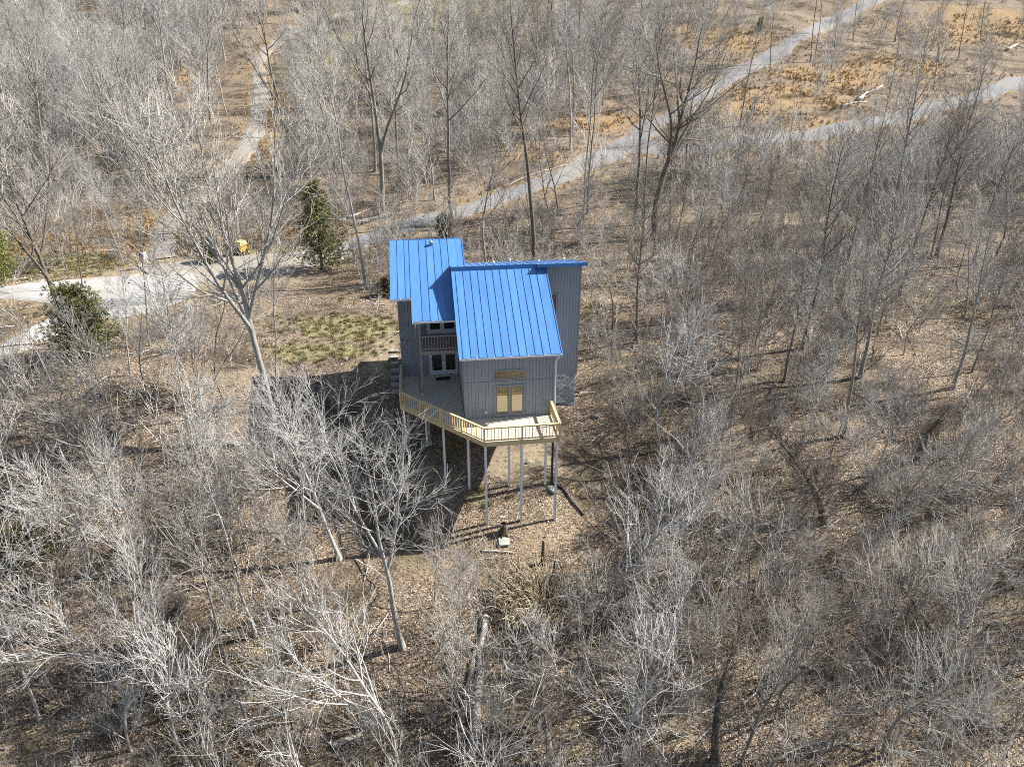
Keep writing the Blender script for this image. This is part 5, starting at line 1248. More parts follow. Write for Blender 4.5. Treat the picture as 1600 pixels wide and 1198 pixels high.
def evergreen(x, y, H, W, mat, seed, label, name='cedar_tree', bare=.06, density=1.0, power=.6):
    rng = np.random.default_rng(seed); rr = random.Random(seed)
    root = tag(empty(name, (x, y, float(terrain(x, y)))), label, 'tree', 'evergreen trees among the bare woods')
    trunk, sprays, tone = [], [], []
    tp = path(rr, (0, 0, -.3), (0, 0, 1), H, 8, .04, .05)
    trunk.append((tp, [max(.015, H * .018 * (1 - i / 8)) for i in range(9)], 7))
    nb = int(95 * density)
    pts, dirs = [], []
    for i in range(nb):
        t = bare + (1 - bare) * (i + rr.random()) / nb
        p, d = at_t(tp, min(t, .995))
        L = W * (1 - t) ** power * rr.uniform(.45, 1.25) + .2
        az = rr.uniform(0, 6.28)
        q = path(rr, p, unit((math.cos(az), math.sin(az), .35 + .8 * t)), L, 4, .12, .03)
        trunk.append((q, [.02 * (1 - k / 5) + .004 for k in range(5)], 3))
        for k in range(int((10 + 26 * L / W) * density)):
            s = rr.uniform(.2, 1.0)
            c, dd = at_t(q, min(s, .99))
            spread = .16 + .13 * L
            pts.append([c[j] + rr.gauss(0, spread * .55) for j in range(3)])
            dirs.append(unit((dd[0] + rr.gauss(0, .5), dd[1] + rr.gauss(0, .5), dd[2] + rr.gauss(.25, .4))))
    P = np.array(pts); D = np.array(dirs); n = len(P)
    K = 7                                            # blades per spray
    P = np.repeat(P, K, 0) + rng.normal(0, .05, (n * K, 3)); D = np.repeat(D, K, 0) + rng.normal(0, .45, (n * K, 3))
    D /= np.linalg.norm(D, axis=1)[:, None]
    S = np.cross(D, rng.normal(0, 1, (n * K, 3))); S /= np.linalg.norm(S, axis=1)[:, None] + 1e-9
    Lg = rng.uniform(.10, .26, (n * K, 1)) * (H / 6) ** .4; Wd = rng.uniform(.02, .045, (n * K, 1)) * (H / 6) ** .4
    V = np.stack([P - S * Wd * .5, P + D * Lg * .5 - S * Wd, P + D * Lg, P + D * Lg * .5 + S * Wd], 1).reshape(-1, 3)
    F = np.arange(n * K * 4).reshape(-1, 4)
    me = grid_mesh('foliage', V, F, M[mat], False)
    at = me.attributes.new('tone', 'FLOAT', 'POINT')
    at.data.foreach_set('value', np.repeat(np.clip(np.repeat(rng.normal(.45, .2, n), K) + rng.normal(0, .12, n * K), 0, 1), 4).astype(np.float32))
    link('trunk', tubes('trunk', trunk, M['bark_dark']), root)
    link('foliage', me, root)
for args in EVERGREENS: evergreen(*args)

# ------------------------------------------------------------------ undergrowth, leaf litter and brush that nobody could count
def scatter(name, label, variants, pts, rz, tilt, sc):
    """one object of kind stuff: plants of a few shapes instanced on points"""
    coll = bpy.data.collections.new(name + '_shapes')
    for i, me in enumerate(variants):
        o = bpy.data.objects.new('%s_shape_%02d' % (name, i), me); coll.objects.link(o)
    n = len(pts); rng = np.random.default_rng(n)
    me = bpy.data.meshes.new(name); me.vertices.add(n); me.vertices.foreach_set('co', np.asarray(pts, np.float32).ravel())
    rot = np.stack([tilt * rng.normal(0, 1, n), tilt * rng.normal(0, 1, n), rz], -1).astype(np.float32)
    me.attributes.new('rot', 'FLOAT_VECTOR', 'POINT').data.foreach_set('vector', rot.ravel())
    me.attributes.new('scl', 'FLOAT', 'POINT').data.foreach_set('value', np.asarray(sc, np.float32))
    me.attributes.new('pick', 'INT', 'POINT').data.foreach_set('value', rng.integers(0, len(variants), n).astype(np.int32))
    o = link(name, me); tag(o, label, None, None, 'stuff')
    ng = bpy.data.node_groups.new(name + '_nodes', 'GeometryNodeTree')
    ng.interface.new_socket('Geometry', in_out='INPUT', socket_type='NodeSocketGeometry')
    ng.interface.new_socket('Geometry', in_out='OUTPUT', socket_type='NodeSocketGeometry')
    N, L = ng.nodes, ng.links
    gi, go = N.new('NodeGroupInput'), N.new('NodeGroupOutput')
    ci = N.new('GeometryNodeCollectionInfo'); ci.inputs['Collection'].default_value = coll
    ci.inputs['Separate Children'].default_value = True; ci.inputs['Reset Children'].default_value = True
    ip = N.new('GeometryNodeInstanceOnPoints'); ip.inputs['Pick Instance'].default_value = True
    def attr(nm, tp):
        a = N.new('GeometryNodeInputNamedAttribute'); a.data_type = tp; a.inputs['Name'].default_value = nm
        return a.outputs['Attribute']
    er = N.new('FunctionNodeEulerToRotation'); L.new(attr('rot', 'FLOAT_VECTOR'), er.inputs[0])
    L.new(gi.outputs[0], ip.inputs['Points']); L.new(ci.outputs[0], ip.inputs['Instance'])
    L.new(attr('pick', 'INT'), ip.inputs['Instance Index']); L.new(er.outputs[0], ip.inputs['Rotation']); L.new(attr('scl', 'FLOAT'), ip.inputs['Scale'])
    L.new(ip.outputs[0], go.inputs[0])
    o.modifiers.new('scatter', 'NODES').node_group = ng
    return o

def frustum_points(n, y0, y1, seed, pw=1.0, margin=1.08):
    """random ground points inside the view, between two distances; pw > 1 gathers them near"""
    rng = np.random.default_rng(seed)
    y = y0 + (y1 - y0) * rng.random(n) ** pw
    half = (.731 * (y * .9 + 10) + 2) * margin
    x = rng.uniform(-1, 1, n) * half
    return x, y, rng

def near_house(x, y, pad):
    a, b = to_house(x, y)
    w = (a > -5.6 - pad) & (a < 7.6 + pad) & (b > -1.5 - pad) & (b < 14.5 + pad)
    return w
def in_house(x, y):
    a, b = to_house(x, y)
    return ((a > -5.0) & (a < -.1) & (b > 9.3) & (b < 13.2)) | ((a > -.2) & (a < 7.4) & (b > 8.7) & (b < 14.2))

# leaf litter: single fallen leaves
def leaf_litter():
    x, y, rng = frustum_points(420000, 17, 88, 5, 1.35)
    a, b = to_house(x, y)
    rd = road_dist(x, y)
    keep = (rd > .2) | (rng.random(len(x)) < .10 * (rd > -1.2))
    keep &= ~in_house(x, y)
    thin = np.maximum(patch(x, y, 'soil'), .8 * patch(x, y, 'lawn'))
    keep &= rng.random(len(x)) > thin * .92
    keep &= (vnoise(x / 3.1, y / 3.1, 21) + .5 * vnoise(x / .9, y / .9, 22)) > rng.uniform(-.75, .35, len(x))
    x, y = x[keep], y[keep]; n = len(x)
    z = terrain(x, y) + rng.uniform(.015, .07, n)
    s = rng.uniform(.02, .046, n) * np.where(y > 55, 1.5, 1)
    az = rng.uniform(0, 6.28, n)
    nx, ny = rng.normal(0, .7, n), rng.normal(0, .7, n)
    t1 = np.stack([np.cos(az), np.sin(az), -nx * np.cos(az) - ny * np.sin(az)], -1)
    t2 = np.stack([-np.sin(az), np.cos(az), nx * np.sin(az) - ny * np.cos(az)], -1)
    C0 = np.stack([x, y, z], -1); s = s[:, None]
    V = np.stack([C0 - t1 * s * 1.15, C0 - t2 * s * .7, C0 + t1 * s * 1.15, C0 + t2 * s * .7], 1).reshape(-1, 3)
    me = grid_mesh('leaf_litter', V, np.arange(n * 4).reshape(-1, 4), M['leaf'], False)
    me.attributes.new('tone', 'FLOAT', 'POINT').data.foreach_set('value', np.repeat(np.clip(rng.random(n) * .8 + .1 + .9 * vnoise(x / 2.3, y / 2.3, 23) + .5 * vnoise(x / 8, y / 8, 24), 0, 1), 4).astype(np.float32))
    tag(link('leaf_litter', me), 'fallen brown leaves covering the forest floor', None, None, 'stuff')
m, n_, l_, p_ = nt('fallen_leaf')
at_ = n_.new('ShaderNodeAttribute'); at_.attribute_name = 'tone'
l_.new(ramp(n_, l_, at_.outputs['Fac'], [(0, (.05, .033, .022)), (.3, (.14, .098, .065)), (.6, (.25, .185, .13)), (.85, (.40, .325, .24)), (1, (.68, .60, .50))]), p_.inputs['Base Color'])
p_.inputs['Roughness'].default_value = .8
M['leaf'] = m
leaf_litter()

# leafless bushes and saplings
def bush_mesh(seed, H, stems, spread, mat, tw=5, r=.019):
    rng = random.Random(seed); L = []
    for i in range(stems):
        az = rng.uniform(0, 6.28); sp = rng.uniform(.05, spread)
        p = (rng.gauss(0, .12), rng.gauss(0, .12), -.1)
        h = H * rng.uniform(.55, 1.1)
        q = path(rng, p, unit((math.cos(az) * sp, math.sin(az) * sp, 1)), h, 6, .07, .03)
        rr = r * rng.uniform(.7, 1.3) * (H / 2.5) ** .5
        L.append((q, [rr * (1 - .12 * k) for k in range(7)], 4))
        for j in range(tw):
            p2, d2 = at_t(q, rng.uniform(.25, .97))
            l2 = h * rng.uniform(.2, .5)
            q2 = path(rng, p2, side_dir(rng, d2, R(rng.uniform(20, 46)), rng.uniform(0, 6.28)), l2, 3, .08, .04)
            L.append((q2, [rr * .6, rr * .5, rr * .42, rr * .25], 3))
            for k in range(3):
                p3, d3 = at_t(q2, rng.uniform(.2, .98))
                l3 = l2 * rng.uniform(.35, .8)
                q3 = path(rng, p3, side_dir(rng, d3, R(rng.uniform(18, 42)), rng.uniform(0, 6.28)), l3, 2, .07, .04)
                L.append((q3, [rr * .42, rr * .36, rr * .2], 3))
    return tubes('bush', L, mat)

def scatter_bushes(name, label, variants, n, y0, y1, seed, pw, s0, s1, dens, road_gap=1.2, house_pad=1.5):
    x, y, rng = frustum_points(n, y0, y1, seed, pw, 1.12)
    k = rng.random(n) < dens(x, y)
    k &= (road_dist(x, y) > road_gap) & ~near_house(x, y, house_pad)
    x, y = x[k], y[k]
    z = terrain(x, y)
    return scatter(name, label, variants, np.stack([x, y, z], -1), rng.uniform(0, 6.28, len(x)), .09, rng.uniform(s0, s1, len(x)))

CLEAR = lambda x, y: 1 - np.clip(1.2 * patch(x, y, 'lawn') + patch(x, y, 'clear') + .35 * patch(x, y, 'straw'), 0, 1)
tall_b = [bush_mesh(50 + i, 5.0, 2, .22, M[('twig', 'twig_pale', 'twig', 'twig_brown')[i % 4]], 10, .019) for i in range(5)]
low_b = [bush_mesh(70 + i, 2.9, 7, .75, M[('twig', 'twig_brown', 'twig_pale')[i % 3]], 4) for i in range(6)]
far_b = [bush_mesh(90 + i, 6.5, 3, .28, M[('twig_pale', 'twig', 'twig_pale')[i % 3]], 12, .024) for i in range(5)]
def dens_sapling(x, y):
    q = .36 + 1.5 * vnoise(x / 9, y / 9, 31) + .7 * vnoise(x / 3, y / 3, 36) + .12 * sstep(2, 16, x) * (1 - sstep(80, 95, y))
    return np.clip(q, 0, 1) * CLEAR(x, y)
def dens_low(x, y):
    q = .40 + 1.7 * vnoise(x / 7, y / 7, 32) + .8 * vnoise(x / 2.5, y / 2.5, 35) + .35 * sstep(4, 18, x) * (1 - sstep(85, 100, y))
    return np.clip(q, 0, 1) * CLEAR(x, y)
def dens_far(x, y):
    u = x / y
    q = .95 - .75 * sstep(.02, .35, u) * sstep(95, 110, y) + .6 * vnoise(x / 14, y / 14, 33)
    return np.clip(q, 0, 1) * CLEAR(x, y)
scatter_bushes('saplings', 'thin leafless saplings growing all through the woodland', tall_b, 2200, 16, 105, 41, 1.0, .6, 1.25, dens_sapling, 1.6, 2.5)
scatter_bushes('undergrowth', 'tangled leafless bushes covering the forest floor', low_b, 4300, 16, 112, 42, 1.0, .45, 1.2, dens_low, 1.3, .8)
scatter_bushes('distant_woods', 'pale leafless thicket on the far hillside', far_b, 3400, 90, 250, 43, 1.0, .7, 1.5, dens_far, 4.5, 6)

# dry grass tufts
def tuft_mesh(seed, H, k, mat):
    rng = random.Random(seed); m = MB()
    for i in range(k):
        az, sp, h = rng.uniform(0, 6.28), rng.uniform(.1, .75), H * rng.uniform(.5, 1.1)
        px, py = rng.gauss(0, .10), rng.gauss(0, .10)
        dx, dy = math.cos(az), math.sin(az); w = .012
        a = [(px - dy * w, py + dx * w, -.03), (px + dy * w, py - dx * w, -.03)]
        b = [(px + dx * sp * h * .35 + dy * w * .8, py + dy * sp * h * .35 - dx * w * .8, h * .7), (px + dx * sp * h * .35 - dy * w * .8, py + dy * sp * h * .35 + dx * w * .8, h * .7)]
        m.add(a + b + [(px + dx * sp * h, py + dy * sp * h, h * (1 - .35 * sp))], [(0, 1, 2, 3), (3, 2, 4)])
    return m.mesh('grass_tuft', mat)
M['straw'] = simple('dry_straw_grass', (.21, .13, .06), (.41, .28, .14), .9, 2, None, 0, 0, .25, .1)
M['dry_stem'] = simple('dry_tan_stems', (.36, .30, .20), (.56, .48, .35), .9, 2, None, 0, 0, .1, .1)
M['olive_grass'] = simple('olive_grass', (.12, .115, .05), (.25, .22, .11), .9, 2, None, 0, 0, .25, .1)
x, y, rng = frustum_points(150000, 40, 215, 61, 1.0, 1.1)
k = (rng.random(len(x)) < np.clip(patch(x, y, 'straw') * 1.1 + .25 * np.exp(-np.maximum(road_dist(x, y), 0) / 2.5) * (y > 70), 0, 1) * (.45 + 1.2 * vnoise(x / 3, y / 3, 62))) & (road_dist(x, y) > .25) & ~near_house(x, y, .3)
x, y = x[k], y[k]
scatter('dry_grass', 'orange-tan dry grass tufts beside the gravel roads', [tuft_mesh(200 + i, .75, 34, M['straw']) for i in range(4)], np.stack([x, y, terrain(x, y)], -1), rng.uniform(0, 6.28, len(x)), .08, rng.uniform(.35, .95, len(x)))
x, y, rng = frustum_points(40000, 18, 70, 63, 1.0, 1.1)
k = (rng.random(len(x)) < np.clip(1.2 * patch(x, y, 'green') + .9 * np.maximum(0, vnoise(x / 4, y / 4, 64) + .5 * vnoise(x / 1.2, y / 1.2, 65) - .46), 0, .8)) & (road_dist(x, y) > .3) & ~in_house(x, y)
x, y = x[k], y[k]
scatter('moss_and_grass', 'olive green moss and short grass in patches', [tuft_mesh(220 + i, .16, 26, M['olive_grass']) for i in range(3)], np.stack([x, y, terrain(x, y)], -1), rng.uniform(0, 6.28, len(x)), .08, rng.uniform(.7, 1.6, len(x)))

# fallen sticks and slash
def stick_mesh(seed, L, mat):
    rng = random.Random(seed); lines = []
    q = path(rng, (0, 0, .06), (1, 0, .05), L, 6, .13, -.002)
    q = [(p[0], p[1], max(.03, p[2])) for p in q]
    lines.append((q, [.035 - .004 * i for i in range(7)], 4))
    for j in range(6):
        p, d = at_t(q, rng.uniform(.2, .95))
        e = unit((d[0] + rng.uniform(-.2, .4), rng.uniform(-1, 1), rng.uniform(0, .7)))
        q2 = path(rng, p, e, L * rng.uniform(.15, .4), 3, .15, 0)
        lines.append((q2, [.018, .015, .012, .007], 3))
        for k in range(3):
            p3, d3 = at_t(q2, rng.uniform(.3, .95))
            q3 = path(rng, p3, side_dir(rng, d3, R(40), rng.uniform(0, 6.28)), L * rng.uniform(.06, .18), 2, .1, 0)
            lines.append((q3, [.011, .009, .005], 3))
    return tubes('stick', lines, mat)
x, y, rng = frustum_points(6500, 16, 100, 71, 1.0, 1.1)
slash = patch(x, y, 'slash')
k = (rng.random(len(x)) < np.clip(.22 + .25 * vnoise(x / 6, y / 6, 72) + .9 * slash, 0, 1) * (1 - .9 * patch(x, y, 'lawn'))) & (road_dist(x, y) > .6) & ~near_house(x, y, .2)
x, y = x[k], y[k]
scatter('fallen_branches', 'bleached fallen branches strewn on the leaf litter', [stick_mesh(300 + i, 2.2, M['twig_pale' if i % 2 else 'twig']) for i in range(6)], np.stack([x, y, terrain(x, y)], -1), rng.uniform(0, 6.28, len(x)), .10, rng.uniform(.35, 1.5, len(x)))

# ------------------------------------------------------------------ person standing at the edge of the drive
def skin_body(name, verts, edges, mat, parent, sub=2):
    """verts: (x, y, z, r); one continuous skinned surface"""
    me = bpy.data.meshes.new(name)
    me.from_pydata([v[:3] for v in verts], edges, [])
    o = link(name, me, parent)
    sk = o.modifiers.new('skin', 'SKIN')
    sv = me.skin_vertices[0].data
    for s, v in zip(sv, verts):
        r = v[3]
        s.radius = (r, r) if not isinstance(r, tuple) else r
    sv[0].use_root = True
    sb = o.modifiers.new('subd', 'SUBSURF'); sb.levels = sub; sb.render_levels = sub
    me.materials.append(mat)
    return o

def make_person(x, y, rz):
    root = tag(empty('person', (x, y, float(terrain(x, y)) + .1), rz), 'person in pale blue jacket and grey trousers walking at the edge of the drive', 'person')
    # faces local -y; left leg forward, bag on the right shoulder
    body = [(0, 0, .95, .13), (0, 0, 1.12, .14), (0, -.02, 1.30, .155), (0, -.03, 1.43, .11), (0, -.03, 1.50, .06), (0, -.05, 1.58, .075), (0, -.055, 1.68, .088), (0, -.05, 1.755, .05),
            (.10, 0, .90, .095), (.13, -.13, .50, .062), (.14, -.10, .12, .045), (.14, -.14, .06, .045), (.15, -.25, .035, .035),
            (-.10, 0, .90, .095), (-.12, .06, .50, .062), (-.13, .24, .14, .045), (-.13, .23, .06, .045), (-.135, .13, .035, .035),
            (.20, -.03, 1.41, .062), (.26, .03, 1.15, .047), (.25, -.12, .93, .037), (.25, -.17, .86, .034),
            (-.20, -.03, 1.41, .062), (-.27, -.06, 1.15, .047), (-.25, -.26, 1.02, .037), (-.245, -.33, 1.0, .034)]
    ed = [(0, 1), (1, 2), (2, 3), (3, 4), (4, 5), (5, 6), (6, 7), (0, 8), (8, 9), (9, 10), (10, 11), (11, 12), (0, 13), (13, 14), (14, 15), (15, 16), (16, 17),
          (3, 18), (18, 19), (19, 20), (20, 21), (3, 22), (22, 23), (23, 24), (24, 25)]
    b = skin_body('body', body, ed, M['skin'], root)
    skin_body('jacket', [(0, 0, .92, .165), (0, 0, 1.12, .165), (0, -.02, 1.30, .18), (0, -.03, 1.43, .13), (0, -.03, 1.47, .085), (.20, -.03, 1.41, .078), (.26, .03, 1.15, .062), (.252, -.09, .97, .052),
                         (-.20, -.03, 1.41, .078), (-.27, -.06, 1.15, .062), (-.252, -.23, 1.04, .052)],
              [(0, 1), (1, 2), (2, 3), (3, 4), (3, 5), (5, 6), (6, 7), (3, 8), (8, 9), (9, 10)], M['jacket'], root)
    skin_body('trousers', [(0, 0, .96, .145), (.10, 0, .88, .112), (.13, -.13, .50, .08), (.14, -.105, .14, .066), (-.10, 0, .88, .112), (-.12, .06, .50, .08), (-.13, .235, .16, .066)],
              [(0, 1), (1, 2), (2, 3), (0, 4), (4, 5), (5, 6)], M['trousers'], root)
    for s, pts in ((1, [(.14, -.10, .10, .058), (.14, -.14, .055, .055), (.15, -.27, .04, .045)]), (-1, [(-.13, .24, .12, .058), (-.13, .22, .06, .055), (-.135, .10, .04, .045)])):
        skin_body('boot', pts, [(0, 1), (1, 2)], M['boots'], root)
    skin_body('hair', [(0, -.02, 1.70, .085), (0, -.01, 1.745, .075), (0, .015, 1.64, .06)], [(0, 1), (0, 2)], M['hair'], root)
    for nm, p, r in (('eye', (.032, -.135, 1.69), .011), ('eye', (-.032, -.135, 1.69), .011), ('nose', (0, -.148, 1.665), .014)):
        MB().tube([(p[0], p[1] + .02, p[2]), (p[0], p[1], p[2])], [r, r * .7], 6).build(nm, M['hair' if nm == 'eye' else 'skin'], b)
    for s, (hx, hy, hz), (dx, dy, dz) in ((1, (.25, -.19, .83), (0, -.35, -.94)), (-1, (-.245, -.36, .99), (0, -.97, -.2))):
        m = MB(); d = Vector((dx, dy, dz)).normalized(); h = Vector((hx, hy, hz))
        for k, ln in enumerate((.062, .075, .078, .066)):
            o = Vector((-.027 + .018 * k, 0, 0)); c = Vector((0, -.25, -.4)) * .02
            m.tube([h + o, h + o + d * ln * .6, h + o + d * ln + c], [.009, .008, .006], 6)
        m.tube([h + Vector((-.03 * s, 0, 0)) - d * .03, h + Vector((-.052 * s, 0, 0)) + d * .015], [.011, .008], 6)
        m.build('hand', M['skin'], b, True)
    bag = MB()
    bag.prism([(-.40, -.10, 1.02), (-.20, -.10, 1.02), (-.20, .14, 1.02), (-.40, .14, 1.02)], [(-.37, -.08, 1.38), (-.22, -.08, 1.38), (-.22, .12, 1.38), (-.37, .12, 1.38)])
    bo = bag.build('shoulder_bag', M['navy_cloth'], None)
    bo.location = root.location; bo.rotation_euler = (0, 0, rz)
    tag(bo, 'dark navy bag carried at the shoulder of the person by the drive', 'bag')
    MB().tube([(-.30, -.06, 1.36), (-.22, -.10, 1.50), (-.12, -.05, 1.55), (-.20, .08, 1.48), (-.30, .10, 1.36)], .018, 5).build('strap', M['navy_cloth'], bo)
make_person(*AT['person'], R(55))

# ------------------------------------------------------------------ small yellow machine, red can, white standpipe
def place(name, key, label, cat, rz=0, dz=0):
    x, y = AT[key]
    return tag(empty(name, (x, y, float(terrain(x, y)) + dz), rz), label, cat)

ym = place('yellow_machine', 'yellow', 'small yellow wheeled machine parked behind the big pale tree', 'machine', R(-20))
MB().prism([(-.40, -.55, .32), (.40, -.55, .32), (.42, .5, .30), (-.42, .5, .30)], [(-.36, -.45, .98), (.36, -.45, .98), (.40, .42, 1.02), (-.40, .42, 1.02)]).build('engine_body', M['yellow'], ym)
MB().prism([(-.48, -.58, 1.03), (.48, -.58, 1.03), (.48, .52, 1.03), (-.48, .52, 1.03)], [(-.40, -.42, 1.42), (.40, -.42, 1.42), (.42, .40, 1.45), (-.42, .40, 1.45)]).build('hood', M['yellow_pale'], ym)
MB().box(-.30, .30, -.60, -.555, .45, .85).build('grille', M['black'], ym)
for sx in (-1, 1):
    for yy, r in ((-.33, .26), (.34, .31)):
        w = MB().tube([(sx * .43, yy, r), (sx * .47, yy, r), (sx * .60, yy, r), (sx * .63, yy, r)], [r * .8, r, r, r * .8], 18).build('wheel', M['black'], ym)
        MB().tube([(sx * .631, yy, r), (sx * .645, yy, r)], r * .45, 12).build('rim', M['yellow'], w)
MB().tube([(-.2, .52, 1.0), (-.2, .78, 1.25), (.2, .78, 1.25), (.2, .52, 1.0)], .022, 6).build('handle', M['black'], ym)

rc = place('red_can', 'red', 'small red can showing between the trunks above the drive', 'can', .3)
MB().tube([(0, 0, 0), (0, 0, .03), (0, 0, .55), (0, 0, .62)], [.24, .26, .26, .18], 14).build('can_body', M['red'], rc, True)
MB().tube([(-.13, 0, .61), (-.09, 0, .72), (.09, 0, .72), (.13, 0, .61)], .016, 6).build('handle', M['black'], rc)
MB().tube([(.1, .05, .60), (.16, .07, .70)], .03, 8).build('spout', M['white'], rc)

wp = place('white_standpipe', 'standpipe', 'short white capped pipe standing beside the large cedar', 'pipe')
MB().tube([(0, 0, -.1), (0, 0, .02), (0, 0, .03), (0, 0, .12)], [.22, .22, .12, .11], 12).build('base', M['white'], wp, True)
MB().tube([(0, 0, .12), (0, 0, .62)], .10, 12).build('pipe', M['white'], wp, True)
MB().tube([(0, 0, .60), (0, 0, .64), (0, 0, .74), (0, 0, .77)], [.10, .145, .145, .07], 12).build('cap', M['white'], wp, True)

# ------------------------------------------------------------------ picket rail, low wall, pale log by the upper road
def run(a, b):
    ax, ay = AT[a]; bx, by = AT[b]
    return Vector((ax, ay, float(terrain(ax, ay)))), Vector((bx, by, float(terrain(bx, by))))
def pickets(a, b, n, h, label):
    p, q = run(a, b)
    root = tag(empty('picket_fence', p), label, 'fence')
    d = q - p
    for i in range(n):
        c = d * (i / (n - 1))
        x, y = p.x + c.x, p.y + c.y
        z = float(terrain(x, y)) - p.z
        MB().prism([(c.x - .04, c.y - .02, z - .1), (c.x + .04, c.y - .02, z - .1), (c.x + .04, c.y + .02, z - .1), (c.x - .04, c.y + .02, z - .1)],
                   [(c.x - .035, c.y - .015, z + h), (c.x + .035, c.y - .015, z + h), (c.x + .035, c.y + .015, z + h), (c.x - .035, c.y + .015, z + h)]).build('picket', M['deadwood'], root)
    for hh in (.25, .8):
        MB().bar(Vector((0, .035, hh * h)), d + Vector((0, .035, hh * h)), .03, .07).build('rail', M['deadwood'], root)
pickets('fence_a', 'fence_b', 14, .95, 'whitish picket fence by the twin dark trunks beyond the house')
pickets('fence_c', 'fence_d', 12, .85, 'faint grey picket fence right of the twin dark trunks')
p, q = run('wall_a', 'wall_b')
lw = tag(empty('stone_wall', p), 'low dark dry-stone wall in front of the picket fence', 'wall')
random.seed(12)
n = 22
for i in range(n):
    for k in range(2):
        c = (q - p) * ((i + .5 + .4 * (k % 2)) / n)
        x, y = p.x + c.x, p.y + c.y
        z = float(terrain(x, y)) - p.z
        w, h = .30 * random.uniform(.8, 1.15), .2 * random.uniform(.85, 1.15)
        e = lambda: random.uniform(-.04, .04)
        z0 = z + k * .21 - .06
        MB().prism([(c.x - w + e(), c.y - .2 + e(), z0), (c.x + w + e(), c.y - .2 + e(), z0), (c.x + w + e(), c.y + .2, z0), (c.x - w + e(), c.y + .2, z0)],
                   [(c.x - w * .8 + e(), c.y - .16 + e(), z0 + h), (c.x + w * .8 + e(), c.y - .16 + e(), z0 + h), (c.x + w * .8 + e(), c.y + .16, z0 + h), (c.x - w * .8 + e(), c.y + .16, z0 + h)]).build('stone', M['stone'], lw)

def log(a, b, r, mat, label, name='fallen_log', lift=.6, branches=3, cat='log', seed=0):
    rng = random.Random(seed + len(a))
    pts = []
    (ax, ay), (bx, by) = AT[a], AT[b]
    L = math.hypot(bx - ax, by - ay)
    for i in range(9):
        t = i / 8
        x, y = ax + t * (bx - ax) + rng.gauss(0, .03 * L / 4), ay + t * (by - ay) + rng.gauss(0, .03 * L / 4)
        pts.append(Vector((x, y, float(terrain(x, y)) + r * lift + rng.gauss(0, .02))))
    root = tag(empty(name, pts[0]), label, cat)
    o = pts[0]
    rad = [r * (1.12 - .5 * i / 8) * rng.uniform(.92, 1.08) for i in range(9)]
    MB().tube([p - o for p in pts], rad, 9).build('trunk', M[mat], root, True)
    for k in range(branches):
        i = rng.randint(2, 7); s = pts[i] - o
        d = Vector((rng.uniform(-1, 1), rng.uniform(-1, 1), rng.uniform(.2, .9))).normalized()
        l = L * rng.uniform(.12, .3)
        MB().tube([s, s + d * l * .5, s + d * l + Vector((0, 0, -.05))], [r * .38, r * .26, r * .1], 6).build('branch_stub', M[mat], root, True)
    return root
log('pale_log_a', 'pale_log_b', .16, 'deadwood', 'long pale log leaning along the bank behind the white-barked trunk', branches=1)
log('white_log_a', 'white_log_b', .34, 'deadwood', 'thick white fallen trunk in the orange grass between the two roads', branches=4)
log('white_log2_a', 'white_log2_b', .2, 'deadwood', 'thinner bleached log below the thick white fallen trunk', branches=3)
log('far_log_a', 'far_log_b', .35, 'deadwood', 'bright white broken log near the right edge by the lower road')
log('rotten_a', 'rotten_b', .26, 'bark_pale', 'broken pale rotten trunk lying downhill at bottom centre', branches=5)
log('rotten2_a', 'rotten2_b', .18, 'bark', 'slimmer fallen trunk beside the rotten trunk at bottom centre', branches=4)
log('mossy_a', 'mossy_b', .26, 'darkwood', 'short dark mossy log lying on the near verge of the main road', branches=1)
log('pole_a', 'pole_b', .11, 'deadwood', 'long thin fallen pole along the verge of the main road', branches=1)
log('low_white_a', 'low_white_b', .15, 'deadwood', 'short white broken log among twigs near the bottom left of centre', branches=2)
log('stick_a', 'stick_b', .07, 'deadwood', 'thin broken stick lying just below the square stepping slab', 'fallen_stick', branches=1, cat='stick')
log('shade_log_a', 'shade_log_b', .12, 'deadwood', 'short pale log lying left of the house shadow', branches=2)
log('right_log_a', 'right_log_b', .22, 'bark_dark', 'dark fallen trunk on the slope right of the dry weeping shrub', branches=3)

# stump, standing snag, slab, stones
def snag(key, r, h, mat, label, name, cat, seed):
    rng = random.Random(seed)
    root = place(name, key, label, cat, rng.uniform(0, 6))
    S = 11; m = MB(); k = 0
    rows = [(-.15, 1.35), (.08, 1.15), (h * .45, .95), (h * .8, .9)]
    for z, f in rows:
        for j in range(S):
            a = 6.283 * j / S; q = r * f * (1 + .12 * math.sin(3 * a + seed))
            m.v.append((q * math.cos(a), q * math.sin(a), z))
    for j in range(S):
        a = 6.283 * j / S; q = r * .85
        m.v.append((q * math.cos(a), q * math.sin(a), h * rng.uniform(.82, 1.12)))
    for j in range(S):
        a = 6.283 * j / S; m.v.append((r * .55 * math.cos(a), r * .55 * math.sin(a), h * .72))
    m.v.append((0, 0, h * .66))
    for i in range(5):
        for j in range(S): m.f.append((i * S + j, i * S + (j + 1) % S, (i + 1) * S + (j + 1) % S, (i + 1) * S + j))
    for j in range(S): m.f.append((5 * S + j, 5 * S + (j + 1) % S, 6 * S))
    m.build('stem', M[mat], root)
    for k in range(4):
        a = rng.uniform(0, 6.28)
        MB().tube([(r * .6 * math.cos(a), r * .6 * math.sin(a), .12), (r * 1.6 * math.cos(a), r * 1.6 * math.sin(a), -.02), (r * 2.1 * math.cos(a), r * 2.1 * math.sin(a), -.1)], [r * .3, r * .2, r * .08], 6).build('root', M[mat], root, True)
snag('stump', .22, .75, 'darkwood', 'dark rotten stump standing below the front deck posts', 'tree_stump', 'stump', 3)
snag('stub', .10, 1.5, 'darkwood', 'tall dark broken stub standing above the dry weeping shrub', 'broken_stub', 'stump', 5)

